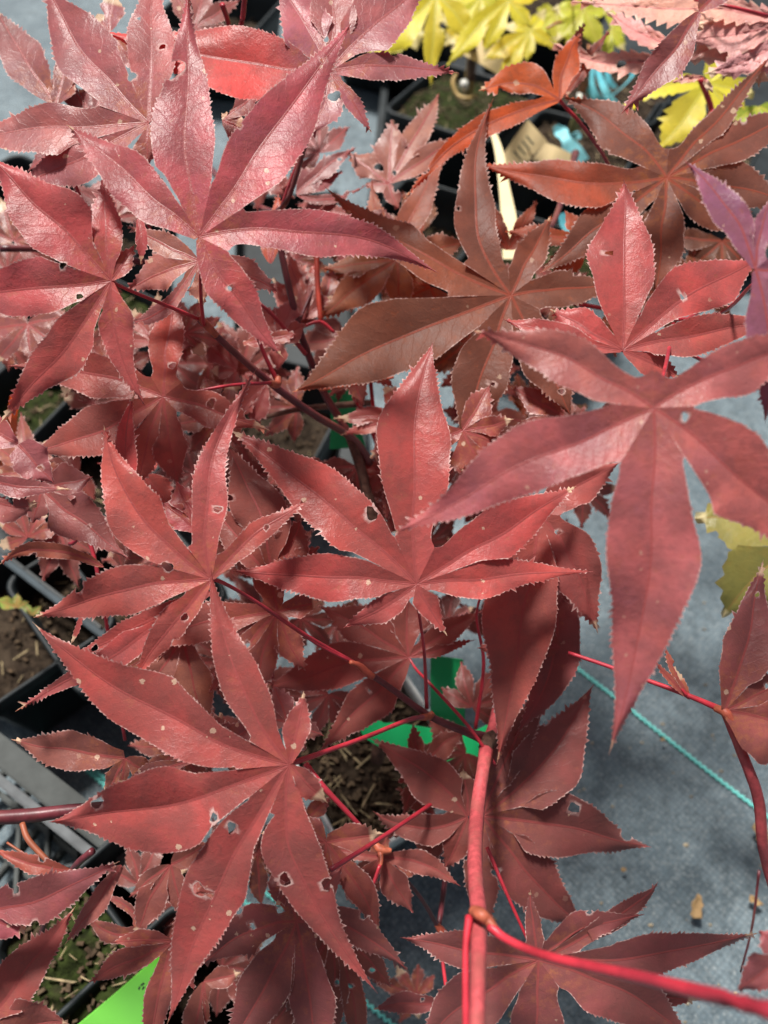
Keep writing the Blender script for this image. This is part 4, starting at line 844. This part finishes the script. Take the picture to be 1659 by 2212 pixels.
# ---- twigs and stems
M_RUSTP = simple_mat('petiole_brown', (.20, .055, .025), .5)
BR = lambda p, pts, m=M_PET, nm='branch': twig(nm, pts, m, p)
BR(red, [(1030, 2260, .190, 36), (1033, 2110, .208, 34), (1036, 1985, .235, 37)], M_STEM)
BR(red, [(1036, 1992, .235, 37), (1026, 1870, .272, 33), (1031, 1750, .315, 32), (1044, 1660, .333, 29), (1052, 1612, .350, 31), (1066, 1570, .365, 26), (1085, 1480, .385, 22)], M_STEM)
BR(red, [(1024, 1970, .2325, 26), (1038, 1975, .227, 29), (1054, 1988, .226, 24), (1070, 2008, .224, 19)], M_COLL, 'node_collar')
BR(red, [(1058, 2000, .225, 21), (1100, 2032, .22, 19), (1190, 2068, .208, 20), (1400, 2115, .18, 27), (1700, 2192, .145, 42)], M_PET, 'petiole')
BR(red, [(1014, 1980, .231, 19), (1006, 2060, .222, 15), (1008, 2260, .20, 18)], M_PET, 'petiole')
BR(red, [(1060, 1600, .356, 30), (1038, 1592, .354, 26), (1010, 1582, .352, 19), (929, 1547, .352, 16), (846, 1488, .347, 14), (800, 1456, .343, 14)], M_BARK)
BR(red, [(806, 1462, .343, 15), (794, 1454, .3415, 17), (776, 1438, .339, 15), (756, 1430, .336, 9)], M_COLL, 'node_collar')
BR(red, [(1072, 1588, .352, 28), (1057, 1600, .351, 34), (1048, 1618, .346, 31)], M_BARK2, 'node_collar')
BR(red, [(936, 1540, .351, 12), (926, 1548, .350, 16), (908, 1550, .347, 13)], M_COLL, 'node_collar')
BR(red, [(775, 1437, .340, 7), (700, 1400, .330, 6), (664, 1378, .325, 6), (560, 1306, .312, 6)], M_PET, 'petiole')
BR(red, [(605, 480, .395, 14), (610, 555, .395, 15), (645, 705, .398, 16), (663, 758, .40, 16), (689, 824, .405, 16), (713, 872, .408, 17), (742, 917, .41, 17), (756, 945, .412, 18)], M_BARK)
BR(red, [(430, 690, .333, 13), (494, 750, .345, 15), (594, 835, .366, 16), (679, 896, .388, 17), (757, 944, .411, 18), (800, 1000, .425, 22)], M_BARK)
BR(red, [(756, 944, .412, 20), (790, 1050, .425, 23), (830, 1250, .44, 26), (835, 1480, .455, 30), (815, 1640, .485, 32)], M_BARK2, 'trunk')
BR(red, [(1056, 1600, .356, 28), (1075, 1640, .40, 26), (1000, 1680, .44, 24), (860, 1650, .475, 24)], M_BARK2)
BR(red, [(430, 684, .331, 12), (446, 702, .334, 18), (468, 725, .339, 14)], M_COLL, 'node_collar')
BR(red, [(584, 828, .352, 12), (598, 830, .360, 18), (602, 815, .362, 12)], M_COLL, 'node_collar')
BR(red, [(533, 642, .345, 9), (545, 690, .35, 9), (568, 758, .357, 9), (599, 824, .364, 11)])
BR(red, [(555, 652, .37, 9), (584, 676, .378, 8), (620, 715, .387, 9), (660, 765, .398, 11)])
BR(red, [(684, 540, .41, 12), (686, 610, .408, 12), (693, 697, .406, 11)], simple_mat('petiole_rust', (.30, .035, .02), .35))
BR(red, [(640, 712, .402, 6), (690, 695, .405, 8), (722, 718, .405, 7)])
BR(red, [(648, 690, .405, 7), (665, 650, .41, 6), (680, 620, .415, 5)], M_BARK)
BR(red, [(540, 910, .405, 8), (640, 885, .42, 12), (720, 877, .43, 14), (800, 870, .44, 15)], M_BARK2)
BR(red, [(556, 800, .42, 6), (560, 880, .43, 6), (560, 930, .44, 6)])
BR(red, [(765, 860, .41, 9), (790, 900, .415, 9), (815, 960, .42, 10)])
BR(red, [(800, 820, .41, 9), (805, 870, .415, 9), (812, 940, .42, 9)])
BR(red, [(690, 842, .40, 8), (760, 832, .395, 6), (850, 815, .385, 6)], M_COLL, 'petiole')
BR(red, [(270, 1600, .35, 7), (200, 1190, .36, 9), (150, 1175, .365, 9)], M_PET)
BR(red, [(1540, 790, .36, 8), (1420, 735, .34, 9), (1345, 757, .322, 8)], M_PET, 'petiole')
BR(wine, [(715, 1878, .30, 12), (820, 1812, .325, 10), (930, 1738, .356, 9), (985, 1702, .378, 9)], M_PET)
BR(wine, [(660, 1650, .345, 13), (699, 1700, .34, 13), (760, 1765, .342, 11), (811, 1823, .345, 12)], M_PET)
BR(wine, [(806, 1820, .344, 12), (824, 1836, .343, 20), (846, 1838, .343, 10)], M_COLL, 'node_collar')
BR(wine, [(820, 1832, .344, 14), (823, 1856, .34, 11), (821, 1875, .338, 8)], M_COLL, 'node_collar')
BR(wine, [(821, 1868, .338, 8), (800, 1925, .334, 8), (772, 1978, .33, 8)], M_PET, 'petiole')
BR(wine, [(824, 1834, .345, 9), (851, 1871, .35, 9), (907, 1937, .36, 9), (947, 2003, .37, 11)], M_BARK)
BR(wine, [(942, 1996, .369, 11), (955, 2012, .369, 18), (975, 2030, .368, 9)], M_COLL, 'node_collar')
BR(wine, [(950, 2008, .369, 9), (957, 2082, .36, 8), (968, 2166, .352, 8)], M_PET, 'petiole')
BR(wine, [(1030, 1960, .37, 8), (1028, 1800, .385, 9), (1075, 1600, .40, 11), (1110, 1480, .40, 9)], M_BARK)
BR(wine, [(947, 2003, .371, 11), (985, 1800, .42, 14), (1080, 1650, .5, 16), (1120, 1570, .58, 18)], M_BARK)
BR(edge, [(1228, 1410, .33, 8), (1330, 1445, .318, 9), (1480, 1500, .30, 11), (1563, 1535, .288, 15)], M_PET)
BR(edge, [(1545, 1530, .289, 15), (1566, 1538, .286, 22), (1580, 1560, .285, 20)], M_COLL, 'node_collar')
BR(edge, [(1566, 1538, .287, 19), (1600, 1620, .285, 22), (1638, 1725, .285, 24), (1652, 1850, .29, 22), (1700, 2000, .33, 22), (1690, 1900, .56, 24)], M_STEM)
BR(edge, [(1640, 1880, .40, 6), (1625, 2000, .40, 5), (1600, 2100, .40, 4)], M_BARK)
BR(edge, [(1450, 1455, .303, 4), (1470, 1485, .30, 6), (1484, 1502, .299, 8)], M_PET, 'petiole')
BR(corner, [(-40, 1768, .33, 30), (60, 1762, .335, 30), (165, 1750, .34, 27), (330, 1735, .35, 24)], M_BARK)
BR(corner, [(48, 1779, .325, 12), (62, 1815, .32, 13), (105, 1862, .312, 12)], M_RUSTP, 'petiole')
BR(corner, [(200, 1838, .33, 16), (160, 1875, .335, 15), (110, 1960, .36, 14), (60, 2120, .41, 14)], M_BARK)
BR(corner, [(15, 1820, .32, 5), (60, 1850, .318, 6)], M_RUSTP, 'petiole')
BR(bronze, [(1104, 640, .364, 8), (1150, 560, .40, 10), (1200, 470, .46, 13), (1235, 360, .53, 15), (1243, 332, .6, 18)], M_BARK, 'trunk')
BR(bronze, [(1440, 383, .374, 8), (1380, 400, .42, 10), (1300, 400, .47, 11), (1240, 380, .52, 13)], M_BARK)
BR(bronze, [(1632, 584, .230, 8), (1620, 620, .28, 8), (1500, 690, .36, 9), (1150, 640, .42, 10)], M_PET)
BR(plum, [(480, 10, .36, 12), (492, 45, .37, 11), (500, 90, .38, 10)], M_PET)
BR(plum, [(530, -20, .36, 12), (524, 40, .37, 11), (515, 80, .38, 10)], M_PET)
BR(plum, [(665, 295, .37, 11), (608, 450, .40, 12), (520, 420, .5, 14), (430, 345, .62, 16)], M_BARK, 'trunk')
BR(plum, [(0, 537, .40, 14), (150, 540, .42, 15), (330, 570, .45, 16)], M_BARK)
BR(plum, [(155, 380, .36, 8), (175, 430, .37, 9), (192, 460, .38, 9)], M_PET)
BR(gold, [(1512, 170, .47, 12), (1534, 226, .48, 12), (1550, 300, .49, 11), (1563, 345, .50, 11), (1510, 345, .7, 14)], M_PET)
BR(lime, [(1256, 24, .66, 6), (1262, 80, .70, 12), (1262, 150, .78, 16), (1264, 215, .86, 18)], M_BARK2, 'trunk')
BR(lime, [(1180, 62, .66, 4), (1210, 48, .66, 5), (1235, 60, .67, 4)], M_PET, 'petiole')
BR(yel, [(1100, 2, .605, 5), (1030, 40, .66, 8), (1022, 90, .72, 17), (1016, 190, .86, 20)], M_BARK2, 'trunk')
BR(pinkp, [(1659, 35, .395, 9), (1580, 15, .39, 7), (1500, 0, .40, 5)], M_PET, 'petiole')
BR(pinkp, [(1560, 80, .415, 7), (1640, 150, .44, 9), (1600, 190, .6, 12), (1565, 130, .8, 14)], M_BARK, 'trunk')
BR(olive, [(1735, 1185, .425, 9), (1725, 1260, .55, 12), (1702, 1302, .66, 14)], M_BARK, 'trunk')
leaf(wd, (35, 1312), .50, [(-10, 1296, 30), (38, 1282, 26), (62, 1300, 18)], (.08, .22, .03), M_GRN, amp=0, dry=0)
leaf(wd, (70, 1330), .51, [(50, 1300, 18), (90, 1310, 16)], (.10, .20, .03), M_GRN, amp=0, dry=0)
